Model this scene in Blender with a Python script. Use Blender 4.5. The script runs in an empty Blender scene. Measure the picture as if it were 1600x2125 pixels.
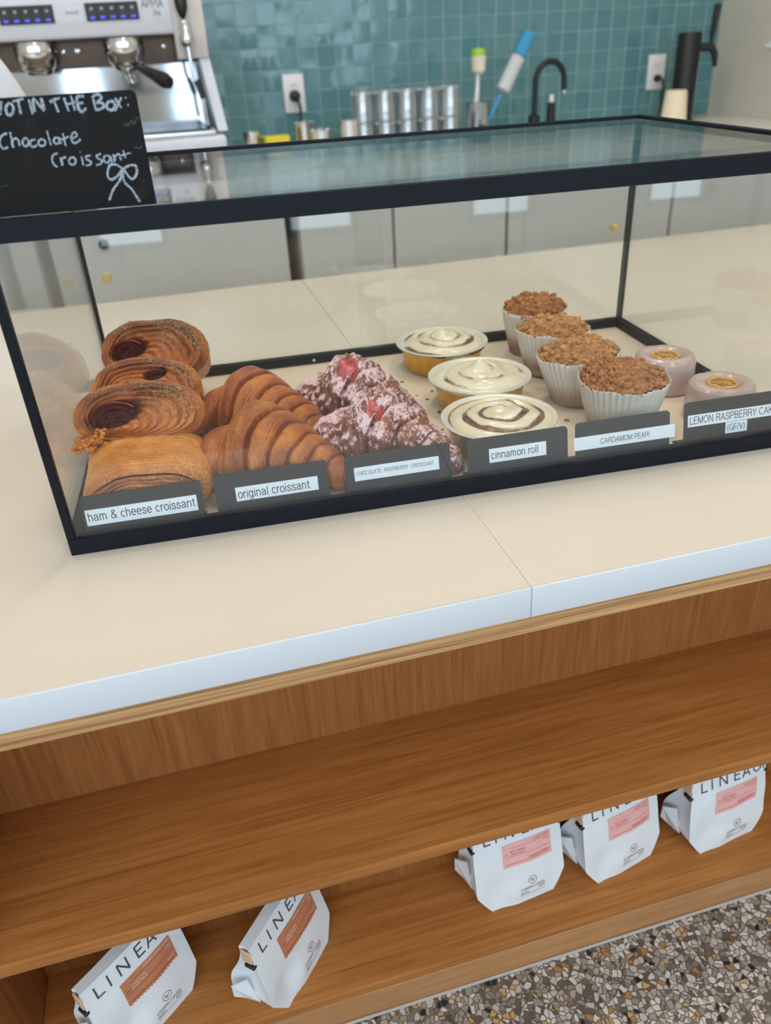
import bpy, bmesh, math, random
import numpy as np
from mathutils import Vector, Matrix, noise
from mathutils.bvhtree import BVHTree

C = bpy.context.scene.collection
sc = bpy.context.scene
random.seed(7)
PI = math.pi

# ------------------------------------------------------------------ camera, sky, lamps, exposure
# heights below are measured from the top of the front counter; everything is lifted by COUNTER_H at the end
COUNTER_H = 0.592
cam_d = bpy.data.cameras.new('camera')
cam_o = bpy.data.objects.new('camera', cam_d); C.objects.link(cam_o)
CAM_LOC = Vector((0.144563, -0.669440, 0.394930))
R_, U_, F_ = Vector((0.963313, -0.263529, -0.050801)), Vector((0.177134, 0.482095, 0.858026)), Vector((0.201624, 0.835546, -0.511088))
m = Matrix((( R_.x, U_.x, -F_.x, CAM_LOC.x), (R_.y, U_.y, -F_.y, CAM_LOC.y), (R_.z, U_.z, -F_.z, CAM_LOC.z), (0, 0, 0, 1)))
cam_o.matrix_world = m
cam_d.sensor_fit = 'HORIZONTAL'; cam_d.sensor_width = 36.0
cam_d.lens = 1612.15 / 1600 * 36.0
cam_d.clip_start = 0.02
cam_d.dof.use_dof = True
cam_d.dof.focus_distance = 0.78
cam_d.dof.aperture_fstop = 6.6
sc.camera = cam_o

SKY_STRENGTH = 4.7
world = bpy.data.worlds.new('sky'); sc.world = world; world.use_nodes = True
bg = world.node_tree.nodes['Background']
bg.inputs['Color'].default_value = (0.67, 0.84, 1.0, 1); bg.inputs['Strength'].default_value = SKY_STRENGTH

def area(name, loc, rot, sx, sy, power, col, portal=False, disk=False):
    l = bpy.data.lights.new(name, 'AREA'); l.shape = 'DISK' if disk else 'RECTANGLE'
    l.size = sx; l.size_y = sy; l.energy = power; l.color = col
    o = bpy.data.objects.new(name, l); C.objects.link(o); o.location = loc; o.rotation_euler = rot
    if portal: l.cycles.is_portal = True
    return o
WARM = (1.0, 0.87, 0.72)
area('window_daylight', (0.0, -2.64, 0.86), (PI/2, 0, 0), 5.4, 2.2, 1, (1, 1, 1), portal=True)
area('overhead_light', (0.1, 0.25, 2.20), (0, 0, 0), 0.5, 0.5, 9.5, WARM, disk=True)
area('overhead_light', (1.2, 0.1, 2.20), (0, 0, 0), 0.5, 0.5, 9.5, WARM, disk=True)
area('overhead_light', (-1.1, 0.2, 2.20), (0, 0, 0), 0.5, 0.5, 9.5, WARM, disk=True)
area('overhead_light', (0.6, -1.5, 2.20), (0, 0, 0), 0.5, 0.5, 6.5, (1, 0.9, 0.78), disk=True)
area('overhead_light', (0.9, 1.25, 2.20), (0, 0, 0), 0.5, 0.5, 15, (1, 0.93, 0.86), disk=True)  # extra unseen lamp, added to brighten the bar side behind the case

sc.view_settings.view_transform = 'Standard'
sc.view_settings.look = 'None'
sc.view_settings.gamma = 1.0
sc.view_settings.use_curve_mapping = False
sc.view_settings.exposure = -0.08
sc.cycles.use_denoising = True
sc.cycles.max_bounces = 10
sc.cycles.diffuse_bounces = 5
sc.cycles.glossy_bounces = 5
sc.cycles.transparent_max_bounces = 40
sc.cycles.caustics_reflective = False
sc.cycles.caustics_refractive = False
sc.cycles.sample_clamp_indirect = 6.0

# ------------------------------------------------------------------ mesh helpers
class MB:
    def __init__(self): self.v = []; self.f = []; self.c = None
    def add(self, vs, fs, cols=None):
        b = len(self.v); self.v += [tuple(p) for p in vs]; self.f += [tuple(i + b for i in q) for q in fs]
        if cols is not None or self.c is not None:
            if self.c is None: self.c = [(0, 0, 0, 1)] * b
            self.c += [tuple(c) for c in cols] if cols is not None else [(0, 0, 0, 1)] * len(vs)
        return self
    def box(self, x0, x1, y0, y1, z0, z1, bev=0.0, seg=2):
        bm = bmesh.new(); bmesh.ops.create_cube(bm, size=1)
        for v in bm.verts:
            v.co = ((x0 + x1) / 2 + v.co.x * (x1 - x0), (y0 + y1) / 2 + v.co.y * (y1 - y0), (z0 + z1) / 2 + v.co.z * (z1 - z0))
        if bev > 0: bmesh.ops.bevel(bm, geom=bm.edges[:], offset=bev, segments=seg, profile=0.5, affect='EDGES')
        bm.verts.index_update()
        self.add([v.co[:] for v in bm.verts], [[v.index for v in f.verts] for f in bm.faces]); bm.free(); return self
    def grid(self, nu, nv, fn, cu=False, cv=False, flip=False):
        vs = []; cols = []; hasc = False
        for j in range(nv):
            for i in range(nu):
                r = fn(i / (nu if cu else nu - 1), j / (nv if cv else nv - 1))
                if len(r) == 2: vs.append(r[0]); cols.append(r[1]); hasc = True
                else: vs.append(r)
        fs = []
        for j in range(nv if cv else nv - 1):
            for i in range(nu if cu else nu - 1):
                a, b = j * nu + i, j * nu + (i + 1) % nu
                c, d = ((j + 1) % nv) * nu + (i + 1) % nu, ((j + 1) % nv) * nu + i
                fs.append((d, c, b, a) if flip else (a, b, c, d))
        return self.add(vs, fs, cols if hasc else None)
    def lathe(self, prof, n=48, cx=0, cy=0, cz=0):
        return self.grid(n, len(prof), lambda u, v: (lambda p: (cx + p[0] * math.cos(2 * PI * u), cy + p[0] * math.sin(2 * PI * u), cz + p[1]))(prof[round(v * (len(prof) - 1))]), cu=True)
    def tube(self, pts, r, n=10, caps=True, flat=None):
        P = [Vector(p) for p in pts]; rr = r if isinstance(r, (list, tuple)) else [r] * len(P)
        vs = []; up = None
        for i, p in enumerate(P):
            t = (P[min(i + 1, len(P) - 1)] - P[max(i - 1, 0)])
            t = t.normalized() if t.length > 1e-9 else Vector((0, 0, 1))
            if up is None: up = t.orthogonal().normalized()
            up = (up - t * up.dot(t)); up = up.normalized() if up.length > 1e-6 else t.orthogonal().normalized()
            w = t.cross(up)
            for k in range(n):
                a = 2 * PI * k / n; d = up * math.cos(a) * rr[i] + w * math.sin(a) * rr[i]
                if flat: d = Vector((d.x * flat[0], d.y * flat[1], d.z * flat[2]))
                vs.append(p + d)
        fs = []
        for i in range(len(P) - 1):
            for k in range(n):
                fs.append((i * n + k, i * n + (k + 1) % n, (i + 1) * n + (k + 1) % n, (i + 1) * n + k))
        if caps:
            fs.append(tuple(range(n - 1, -1, -1))); fs.append(tuple((len(P) - 1) * n + k for k in range(n)))
        return self.add(vs, fs)
    def prism(self, poly, y0, y1):            # polygon in x,z pulled along y
        n = len(poly)
        vs = [(x, y0, z) for x, z in poly] + [(x, y1, z) for x, z in poly]
        fs = [tuple(range(n)), tuple(range(2 * n - 1, n - 1, -1))] + [(i + n, (i + 1) % n + n, (i + 1) % n, i) for i in range(n)]
        return self.add(vs, fs)
    def build(self, name, mat, parent=None, smooth=40, world=False):
        off = Vector((0, 0, 0))
        if parent is not None and world:
            off = parent.location.copy()
            if parent.parent is not None: off += parent.parent.location
        me = bpy.data.meshes.new(name)
        me.from_pydata([(p[0] - off.x, p[1] - off.y, p[2] - off.z) for p in self.v], [], self.f)
        if self.c is not None:
            a = me.color_attributes.new('dat', 'FLOAT_COLOR', 'POINT')
            a.data.foreach_set('color', np.array(self.c, dtype=np.float32).ravel())
        bm = bmesh.new(); bm.from_mesh(me); bmesh.ops.recalc_face_normals(bm, faces=bm.faces); bm.to_mesh(me); bm.free()
        if smooth:
            me.shade_smooth(); me.set_sharp_from_angle(angle=math.radians(smooth))
        me.materials.append(mat)
        o = bpy.data.objects.new(name, me); C.objects.link(o)
        if parent is not None: o.parent = parent
        return o

def thing(name, label, cat, loc=(0, 0, 0), rz=0.0, group=None):
    o = bpy.data.objects.new(name, None); C.objects.link(o); o.empty_display_size = 0.02
    o.location = loc; o.rotation_euler = (0, 0, rz); return tag(o, label, cat, group)
def tag(o, label, cat, group=None):
    o['label'] = label; o['category'] = cat
    if group: o['group'] = group
    return o
def struct(o):
    o['kind'] = 'structure'; return o
def dup(root, loc, rz, label, group=None):
    r = root.copy(); C.objects.link(r); r.location = loc; r.rotation_euler = (0, 0, rz); r['label'] = label
    if group: r['group'] = group
    for ch in list(root.children):
        c = ch.copy(); C.objects.link(c); c.parent = r
        for g in list(ch.children):
            d = g.copy(); C.objects.link(d); d.parent = c
    return r
def _arc(cx, cy, rx, ry, a0, a1, n=10):
    return [(cx + rx * math.cos(math.radians(a0 + (a1 - a0) * k / n)), cy + ry * math.sin(math.radians(a0 + (a1 - a0) * k / n))) for k in range(n + 1)]
_ARCH = [(.07, .50), (.14, .65), (.27, .71), (.40, .66), (.46, .54), (.46, 0)]
GLYPH = {   # strokes of plain sans letters, capitals one unit tall: (advance, strokes)
 'a': (.60, [[(.07, .55), (.14, .66), (.27, .71), (.40, .67), (.46, .56), (.46, .10), (.52, .0)], [(.46, .44), (.22, .38), (.08, .29), (.05, .17), (.11, .04), (.23, 0), (.38, .06), (.46, .17)]]),
 'c': (.54, [_arc(.28, .355, .23, .355, 48, 312)]), 'e': (.57, [[(.05, .38), (.50, .38)], _arc(.275, .355, .228, .355, 4, 318, 14)]),
 'f': (.32, [[(.30, 1), (.20, .98), (.14, .86), (.14, 0)], [(.02, .70), (.28, .70)]]),
 'g': (.60, [_arc(.26, .355, .22, .355, 0, 360, 16), [(.48, .70), (.48, -.10), (.42, -.22), (.26, -.27), (.10, -.22)]]),
 'h': (.58, [[(.07, 1), (.07, 0)], _ARCH]), 'i': (.20, [[(.08, .71), (.08, 0)], [(.08, .93), (.08, .98)]]), 'l': (.20, [[(.08, 1), (.08, 0)]]),
 'm': (.90, [[(.07, .71), (.07, 0)], [(.07, .50), (.13, .65), (.24, .71), (.35, .66), (.40, .54), (.40, 0)], [(.40, .50), (.46, .65), (.57, .71), (.68, .66), (.74, .54), (.74, 0)]]),
 'n': (.58, [[(.07, .71), (.07, 0)], _ARCH]), 'o': (.58, [_arc(.28, .355, .235, .355, 0, 360, 18)]), 'r': (.35, [[(.07, .71), (.07, 0)], [(.07, .46), (.13, .62), (.22, .69), (.33, .70)]]),
 's': (.52, [[(.43, .54), (.37, .66), (.25, .71), (.12, .67), (.07, .55), (.13, .43), (.35, .33), (.44, .22), (.42, .09), (.30, .01), (.18, 0), (.08, .06), (.04, .18)]]),
 't': (.34, [[(.15, .90), (.15, .13), (.20, .02), (.31, .01)], [(.02, .70), (.30, .70)]]),
 '&': (.72, [[(.66, 0), (.20, .64), (.17, .80), (.24, .95), (.36, .98), (.47, .90), (.46, .76), (.12, .42), (.05, .25), (.09, .08), (.22, 0), (.38, .04), (.52, .20), (.60, .44)]]),
 '!': (.24, [[(.10, 1), (.10, .28)], [(.10, .05), (.10, 0)]]), '/': (.34, [[(.02, 0), (.30, 1)]]), ' ': (.30, []),
 '(': (.30, [_arc(.38, .42, .30, .66, 125, 235)]), ')': (.30, [_arc(-.08, .42, .30, .66, 55, -55)]),
 'A': (.72, [[(.02, 0), (.34, 1), (.66, 0)], [(.13, .35), (.55, .35)]]), 'B': (.68, [[(.08, 0), (.08, 1), (.38, 1), (.53, .93), (.55, .77), (.48, .60), (.36, .54), (.08, .54)], [(.36, .54), (.54, .47), (.60, .28), (.53, .07), (.38, 0), (.08, 0)]]),
 'C': (.74, [_arc(.38, .5, .33, .5, 45, 315, 14)]), 'D': (.74, [[(.08, 0), (.08, 1), (.34, 1), (.52, .92), (.64, .72), (.66, .5), (.64, .28), (.52, .08), (.34, 0), (.08, 0)]]),
 'E': (.64, [[(.58, 1), (.08, 1), (.08, 0), (.58, 0)], [(.08, .53), (.52, .53)]]), 'F': (.58, [[(.54, 1), (.08, 1), (.08, 0)], [(.08, .53), (.48, .53)]]),
 'G': (.78, [_arc(.39, .5, .34, .5, 45, 338, 14), [(.44, .46), (.71, .46), (.71, 0)]]), 'H': (.72, [[(.08, 0), (.08, 1)], [(.63, 0), (.63, 1)], [(.08, .54), (.63, .54)]]),
 'I': (.24, [[(.11, 0), (.11, 1)]]), 'K': (.68, [[(.08, 0), (.08, 1)], [(.62, 1), (.08, .36)], [(.26, .58), (.64, 0)]]), 'L': (.56, [[(.08, 1), (.08, 0), (.52, 0)]]),
 'M': (.84, [[(.08, 0), (.08, 1), (.41, .05), (.74, 1), (.74, 0)]]), 'N': (.72, [[(.08, 0), (.08, 1), (.62, 0), (.62, 1)]]), 'O': (.80, [_arc(.39, .5, .34, .5, 0, 360, 20)]),
 'P': (.66, [[(.08, 0), (.08, 1), (.40, 1), (.55, .92), (.58, .74), (.54, .55), (.40, .47), (.08, .47)]]), 'R': (.70, [[(.08, 0), (.08, 1), (.42, 1), (.56, .92), (.59, .75), (.55, .58), (.42, .51), (.08, .51)], [(.42, .51), (.55, .42), (.58, .14), (.63, 0)]]),
 'S': (.68, [[(.57, .73), (.52, .92), (.33, 1), (.14, .93), (.08, .76), (.16, .60), (.48, .46), (.59, .30), (.55, .10), (.34, 0), (.13, .07), (.06, .28)]]), 'T': (.62, [[(.02, 1), (.60, 1)], [(.31, 1), (.31, 0)]]),
 'U': (.72, [[(.08, 1), (.08, .30), (.16, .08), (.35, 0), (.54, .08), (.62, .30), (.62, 1)]]), 'V': (.66, [[(.02, 1), (.33, 0), (.64, 1)]]), 'W': (.94, [[(.02, 1), (.24, 0), (.46, 1), (.68, 0), (.90, 1)]]),
 'X': (.66, [[(.04, 0), (.60, 1)], [(.04, 1), (.60, 0)]]), 'Y': (.66, [[(.02, 1), (.32, .44), (.32, 0)], [(.62, 1), (.32, .44)]]), 'Z': (.62, [[(.05, 1), (.56, 1), (.04, 0), (.58, 0)]]),
 '1': (.56, [[(.14, .78), (.32, 1), (.32, 0)]]), '2': (.56, [[(.06, .72), (.12, .92), (.28, 1), (.44, .92), (.48, .72), (.40, .50), (.05, 0), (.50, 0)]])}
def add_text(mb, body, x, y, z, height=None, width=None, align='LEFT', thick=0.0, spacing=0.055):
    """plain monoline letters as flat geometry facing -y; height is that of a capital"""
    adv = []; cx = 0.0
    for ch in body: adv.append(cx); cx += GLYPH[ch][0] + spacing
    cx -= .06 + spacing
    sx = width / cx if width else None; sz = height if height else sx
    if sx is None: sx = sz
    ox = x - {'LEFT': 0, 'CENTER': cx * sx / 2, 'RIGHT': cx * sx}[align]; hw_ = (.052 + thick)
    for ch, a0 in zip(body, adv):
        for s in GLYPH[ch][1]:
            for (ax, az), (bx, bz) in zip(s[:-1], s[1:]):
                dx, dz = bx - ax, bz - az; l = math.hypot(dx, dz) or 1e-6; ux, uz = dx / l * hw_ * .7, dz / l * hw_ * .7; nx, nz_ = -dz / l * hw_, dx / l * hw_
                q = [(ax - ux + nx, az - uz + nz_), (ax - ux - nx, az - uz - nz_), (bx + ux - nx, bz + uz - nz_), (bx + ux + nx, bz + uz + nz_)]
                mb.add([(ox + (a0 + px) * sx, y, z + pz * sz) for px, pz in q], [(0, 1, 2, 3)])

# ------------------------------------------------------------------ material helpers
def srgb(r, g, b):
    f = lambda c: (c / 255) / 12.92 if c / 255 <= 0.04045 else ((c / 255 + 0.055) / 1.055) ** 2.4
    return (f(r), f(g), f(b), 1.0)
class Mat:
    def __init__(self, name):
        self.m = bpy.data.materials.new(name); self.m.use_nodes = True
        self.t = self.m.node_tree; self.b = self.t.nodes['Principled BSDF']; self.out = self.t.nodes['Material Output']
    def n(self, typ, ins=None, **kw):
        nd = self.t.nodes.new(typ)
        for k, v in kw.items(): setattr(nd, k, v)
        for k, v in (ins or {}).items(): self.set(nd.inputs[k], v)
        return nd
    def set(self, sock, v):
        if isinstance(v, bpy.types.NodeSocket): self.t.links.new(v, sock)
        else: sock.default_value = v
    def p(self, **kw):
        for k, v in kw.items(): self.set(self.b.inputs[k.replace('_', ' ')], v)
        return self
    def obj(self, scale=(1, 1, 1), rot=(0, 0, 0)):
        tc = self.n('ShaderNodeTexCoord')
        return self.n('ShaderNodeMapping', {'Vector': tc.outputs['Object'], 'Scale': scale, 'Rotation': rot}).outputs[0]
    def noise(self, vec, scale, detail=4, rough=0.55, dist=0.0):
        return self.n('ShaderNodeTexNoise', {'Vector': vec, 'Scale': scale, 'Detail': detail, 'Roughness': rough, 'Distortion': dist}).outputs['Fac']
    def ramp(self, fac, stops, interp='LINEAR'):
        r = self.n('ShaderNodeValToRGB', {'Fac': fac}); r.color_ramp.interpolation = interp
        e = r.color_ramp.elements
        while len(e) < len(stops): e.new(0.5)
        for el, (pos, col) in zip(e, stops):
            el.position = pos; el.color = col if len(col) == 4 else (*col, 1)
        return r.outputs['Color']
    def mix(self, fac, a, b, mode='MIX'):
        x = self.n('ShaderNodeMix', data_type='RGBA', blend_type=mode)
        self.set(x.inputs[0], fac); self.set(x.inputs[6], a); self.set(x.inputs[7], b); return x.outputs[2]
    def math(self, op, a, b=0.0, c=0.0, clamp=False):
        x = self.n('ShaderNodeMath', operation=op); x.use_clamp = clamp
        self.set(x.inputs[0], a); self.set(x.inputs[1], b); self.set(x.inputs[2], c); return x.outputs[0]
    def bump(self, h, strength=0.3, dist=0.001, prev=None):
        b = self.n('ShaderNodeBump', {'Height': h, 'Strength': strength, 'Distance': dist})
        if prev is not None: self.set(b.inputs['Normal'], prev)
        return b.outputs[0]
    def dat(self):
        a = self.n('ShaderNodeAttribute', attribute_name='dat'); s = self.n('ShaderNodeSeparateColor', {'Color': a.outputs['Color']})
        return s.outputs[0], s.outputs[1], s.outputs[2]
def plain(name, col, rough=0.5, metal=0.0, coat=0.0, spec=0.5, var=0.04, scale=60, bump=0.0):
    M = Mat(name); v = M.obj()
    nz = M.noise(v, scale, 3)
    dark = tuple(c * (1 - var) for c in col[:3]) + (1,); lite = tuple(min(1, c * (1 + var)) for c in col[:3]) + (1,)
    M.p(Base_Color=M.ramp(nz, [(0.3, dark), (0.7, lite)]), Roughness=rough, Metallic=metal, Coat_Weight=coat, Specular_IOR_Level=spec)
    if bump: M.p(Normal=M.bump(nz, bump, 0.001))
    return M.m
def glass_mat(name, tint=(1, 1, 1, 1), ior=1.5, rough=0.0):
    """clear sheet glass: what is not mirrored by Fresnel goes straight through"""
    M = Mat(name); t = M.t; t.nodes.remove(M.b)
    g = M.n('ShaderNodeNewGeometry')
    i = M.n('ShaderNodeMix', {}); M.set(i.inputs[0], g.outputs['Backfacing']); M.set(i.inputs[2], ior); M.set(i.inputs[3], 1 / ior)
    fr = M.n('ShaderNodeFresnel', {'IOR': i.outputs[0]})
    tr = M.n('ShaderNodeBsdfTransparent', {'Color': tint}); gl = M.n('ShaderNodeBsdfGlossy', {'Roughness': rough})
    mx = M.n('ShaderNodeMixShader', {0: fr.outputs[0], 1: tr.outputs[0], 2: gl.outputs[0]})
    t.links.new(mx.outputs[0], M.out.inputs['Surface']); return M.m
def oak(name, light, dark, axis, scale=1.0, rough=0.45):
    M = Mat(name)
    s = {'x': (1.3, 22, 22), 'z': (26, 26, 1.6), 'y': (22, 1.3, 22)}[axis]
    v = M.obj(tuple(k * scale for k in s))
    a = M.noise(v, 3.0, 8, 0.62, 0.35)
    v2 = M.obj(tuple(k * scale * (0.35 if k < 3 else 3.4) for k in s))
    b = M.noise(v2, 4.0, 3, 0.5)
    big = M.noise(M.obj(), 2.2, 2)
    base = M.ramp(a, [(0.28, dark), (0.66, light)])
    pores = M.ramp(b, [(0.34, (0.62, 0.50, 0.40, 1)), (0.46, (1, 1, 1, 1))])
    col = M.mix(0.55, base, pores, 'MULTIPLY')
    col = M.mix(0.35, col, M.ramp(big, [(0.3, (0.78, 0.74, 0.7, 1)), (0.7, (1, 1, 1, 1))]), 'MULTIPLY')
    M.p(Base_Color=col, Roughness=rough, Specular_IOR_Level=0.4, Normal=M.bump(a, 0.12, 0.0006)); return M.m

BLACK_METAL = plain('black_powder_coat', srgb(20, 23, 31), 0.5, var=0.08, spec=0.18)
BLACK = plain('black_plastic', srgb(22, 22, 24), 0.4)
MATTE_BLACK = plain('matte_black', srgb(20, 20, 22), 0.5)
CHROME = plain('chrome', (0.78, 0.78, 0.8, 1), 0.12, metal=1.0, var=0.02)
STEEL = plain('brushed_steel', (0.6, 0.62, 0.65, 1), 0.22, metal=1.0, var=0.05)
WHITE_ENAMEL = plain('white_enamel', srgb(208, 209, 217), 0.3, var=0.02, coat=0.3)
WHITE_PLASTIC = plain('white_plastic', srgb(228, 228, 230), 0.4, var=0.02)
WHITE_WALL = plain('painted_wall', srgb(214, 208, 196), 0.75, var=0.02)
GREIGE_WALL = plain('greige_wall', srgb(205, 200, 188), 0.7, var=0.02, scale=8)
GLASS = glass_mat('clear_glass', (0.985, 0.995, 0.99, 1))
_g = Mat('tumbler_glass'); _g.t.nodes.remove(_g.b)
_g.t.links.new(_g.n('ShaderNodeMixShader', {0: 0.07, 1: _g.n('ShaderNodeBsdfGlass', {'IOR': 1.5, 'Roughness': 0.04, 'Color': (1, 1, 1, 1)}).outputs[0], 2: _g.n('ShaderNodeBsdfDiffuse', {'Color': (0.86, 0.92, 0.96, 1)}).outputs[0]}).outputs[0], _g.out.inputs['Surface'])
_m = [n for n in _g.t.nodes if n.type == 'MIX_SHADER'][0]
_g.t.links.new(_g.n('ShaderNodeMixShader', {0: 0.13, 1: _m.outputs[0], 2: _g.n('ShaderNodeBsdfGlossy', {'Roughness': 0.10, 'Color': (1, 1, 1, 1)}).outputs[0]}).outputs[0], _g.out.inputs['Surface'])
TUMBLER_GLASS = _g.m
INK = plain('black_ink', srgb(52, 54, 58), 0.6)
TAPE = plain('white_label_tape', srgb(226, 232, 240), 0.45, var=0.02)

# ------------------------------------------------------------------ the room
FLOOR_Z, CEIL_Z = -0.592, 2.25
WALL_Y, FRONT_Y, RIGHT_X, LEFT_X = 2.25, -2.6, 2.215, -2.72

M = Mat('terrazzo')
tc = M.obj()
wob = M.n('ShaderNodeTexNoise', {'Vector': tc, 'Scale': 70.0, 'Detail': 2.0})
vec = M.n('ShaderNodeVectorMath', {0: tc, 1: M.n('ShaderNodeVectorMath', {0: wob.outputs['Color'], 'Scale': 0.008}, operation='SCALE').outputs[0]}, operation='ADD').outputs[0]
vec = M.n('ShaderNodeMapping', {'Vector': vec, 'Scale': (1, 1, 0.0001)}).outputs[0]
vor = M.n('ShaderNodeTexVoronoi', {'Vector': vec, 'Scale': 150.0, 'Randomness': 1.0})
edge = M.n('ShaderNodeTexVoronoi', {'Vector': vec, 'Scale': 150.0, 'Randomness': 1.0}, feature='DISTANCE_TO_EDGE')
rnd = M.n('ShaderNodeSeparateColor', {'Color': vor.outputs['Color']}).outputs
chip = M.ramp(rnd[0], [(0.0, srgb(38, 38, 42)), (0.045, srgb(104, 95, 86)), (0.13, srgb(162, 153, 144)), (0.32, srgb(200, 192, 184)), (0.55, srgb(218, 211, 205)), (0.74, srgb(182, 168, 154)), (0.82, srgb(150, 138, 126)), (0.88, srgb(206, 164, 104)), (0.93, srgb(182, 130, 74)), (0.97, srgb(222, 216, 210))], 'CONSTANT')
groutmask = M.ramp(edge.outputs['Distance'], [(0.05, (1, 1, 1, 1)), (0.09, (0, 0, 0, 1))])
size = M.math('GREATER_THAN', rnd[1], 0.9)
gm = M.math('MAXIMUM', groutmask, M.math('MULTIPLY', size, 0.85))
M.p(Base_Color=M.mix(gm, chip, srgb(102, 91, 80)), Roughness=0.3, Specular_IOR_Level=0.5)
TERRAZZO = M.m
struct(MB().box(LEFT_X - .1, RIGHT_X + .1, FRONT_Y - .1, WALL_Y + .1, FLOOR_Z - .08, FLOOR_Z).build('floor', TERRAZZO))
struct(MB().box(LEFT_X - .1, RIGHT_X + .1, FRONT_Y - .1, WALL_Y + .1, CEIL_Z, CEIL_Z + .08).build('ceiling', plain('ceiling_paint', srgb(226, 214, 196), 0.8, var=0.02)))
struct(MB().box(RIGHT_X, RIGHT_X + .08, FRONT_Y - .1, WALL_Y + .1, FLOOR_Z, CEIL_Z).build('wall_right', GREIGE_WALL))
struct(MB().box(LEFT_X - .08, LEFT_X, FRONT_Y - .1, WALL_Y + .1, FLOOR_Z, CEIL_Z).build('wall_left', WHITE_WALL))

# tiled back wall: every glazed tile is a slightly wavy, slightly tilted raised square
M = Mat('teal_glazed_tile')
r_, g_, b_ = M.dat()
col = M.ramp(r_, [(0.0, srgb(78, 123, 131)), (0.5, srgb(85, 130, 136)), (1.0, srgb(92, 136, 141))])
nz = M.noise(M.obj(), 28, 3)
col = M.mix(0.3, col, M.ramp(nz, [(0.3, srgb(80, 126, 135)), (0.7, srgb(108, 150, 154))]))
col = M.mix(g_, col, srgb(186, 206, 206))
M.p(Base_Color=col, Roughness=M.math('ADD', 0.10, M.math('MULTIPLY', g_, 0.5)), Normal=M.bump(M.noise(M.obj(), 16, 2), 0.12, 0.004), Specular_IOR_Level=0.6)
TILE = M.m
mb = MB(); PT = 0.0628
rt = random.Random(3)
def tile(x0, z0):
    s = PT / 2; cx, cz = x0 + s, z0 + s
    tx, tz = rt.gauss(0, .012), rt.gauss(0, .012); bx = rt.gauss(0, .0009); tone = rt.random()
    q = []; cols = []
    g = [-1, -.935, -.5, 0, .5, .935, 1]
    for b in g:
        for a in g:
            e = max(abs(a), abs(b))
            h = 0 if e >= 1 else .0026 + (tx * a + tz * b) * s + bx * (1 - a * a) * (1 - b * b)
            q.append((cx + a * s, WALL_Y - max(h, 0 if e >= 1 else .0015), cz + b * s)); cols.append((tone, 1.0 if e >= 1 else 0.0, 0, 1))
    n = len(g)
    mb.add(q, [(j * n + i, j * n + i + 1, (j + 1) * n + i + 1, (j + 1) * n + i) for j in range(n - 1) for i in range(n - 1)], cols)
for j in range(26):
    for i in range(50):
        tile(RIGHT_X - (i + 1) * PT, 0.12 - 0.018 + j * PT)
struct(mb.build('wall_back', TILE, smooth=30))
mb = MB().box(LEFT_X, RIGHT_X, WALL_Y, WALL_Y + .08, FLOOR_Z, CEIL_Z)
struct(mb.build('wall_rear', WHITE_WALL))

# street wall: sill, piers and a transom rail around the windows
WF = plain('window_frame_paint', srgb(70, 72, 76), 0.5)
mb = MB()
mb.box(LEFT_X, RIGHT_X, FRONT_Y - .08, FRONT_Y, FLOOR_Z, -0.24)
mb.box(LEFT_X, RIGHT_X, FRONT_Y - .08, FRONT_Y, 1.95, CEIL_Z)
xs = [-2.72, -1.96, -1.2, -.44, .31, 1.06, 1.83]
for a, b in zip([x + .30 for x in xs], xs[1:] + [RIGHT_X]):
    mb.box(a, b, FRONT_Y - .08, FRONT_Y, -0.24, 0.42)
mb.box(LEFT_X, RIGHT_X, FRONT_Y - .08, FRONT_Y, 0.42, 0.50)
struct(mb.build('wall_front', WHITE_WALL, smooth=0))
for k, x in enumerate(xs):
    mb = MB()
    mb.box(x, x + .03, FRONT_Y - .06, FRONT_Y - .02, -0.24, 0.42); mb.box(x + .27, x + .30, FRONT_Y - .06, FRONT_Y - .02, -0.24, 0.42)
    mb.box(x, x + .30, FRONT_Y - .06, FRONT_Y - .02, -0.24, -0.215); mb.box(x, x + .30, FRONT_Y - .055, FRONT_Y - .03, .02, .04)
    x1 = xs[k + 1] if k + 1 < len(xs) else RIGHT_X
    mb.box(x - .02, x + .02, FRONT_Y - .06, FRONT_Y - .02, .50, 1.95); mb.box(x, x1, FRONT_Y - .055, FRONT_Y - .03, 1.2, 1.23)
    struct(mb.build('window_%d' % (k + 1), WF, smooth=0))

# ------------------------------------------------------------------ front counter
CF, CB, CT = -0.1872, 0.9303, 0.0315
SEAM = 0.3839
M = Mat('cream_laminate')
nz = M.noise(M.obj(), 3, 2)
sp = M.noise(M.obj(), 900, 1)
M.p(Base_Color=M.ramp(nz, [(0.3, srgb(219, 208, 194)), (0.7, srgb(223, 213, 199))]), Roughness=0.25, Specular_IOR_Level=0.45)
LAMINATE = M.m
M = Mat('white_edge_band')
scr = M.noise(M.obj((4, 4, 30)), 22, 5, 0.7)
M.p(Base_Color=M.ramp(scr, [(0.25, srgb(205, 210, 218)), (0.36, srgb(214, 218, 222))]), Roughness=0.35)
EDGE_BAND = M.m
ct = thing('countertop', 'long cream counter top with white front edge under the pastry case', 'countertop', (0.3, 0.3, -CT))
for a, b in ((-2.1, SEAM - .00018), (SEAM + .00018, 2.0)):
    MB().box(a, b, CF + .003, CB, -CT, 0, .0006, 1).build('slab', LAMINATE, ct, world=True)
    MB().box(a, b, CF, CF + .0029, -CT, .0002, .0011, 2).build('edge_band', EDGE_BAND, ct, world=True)['label'] = 'bluish white front edge strip'

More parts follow.
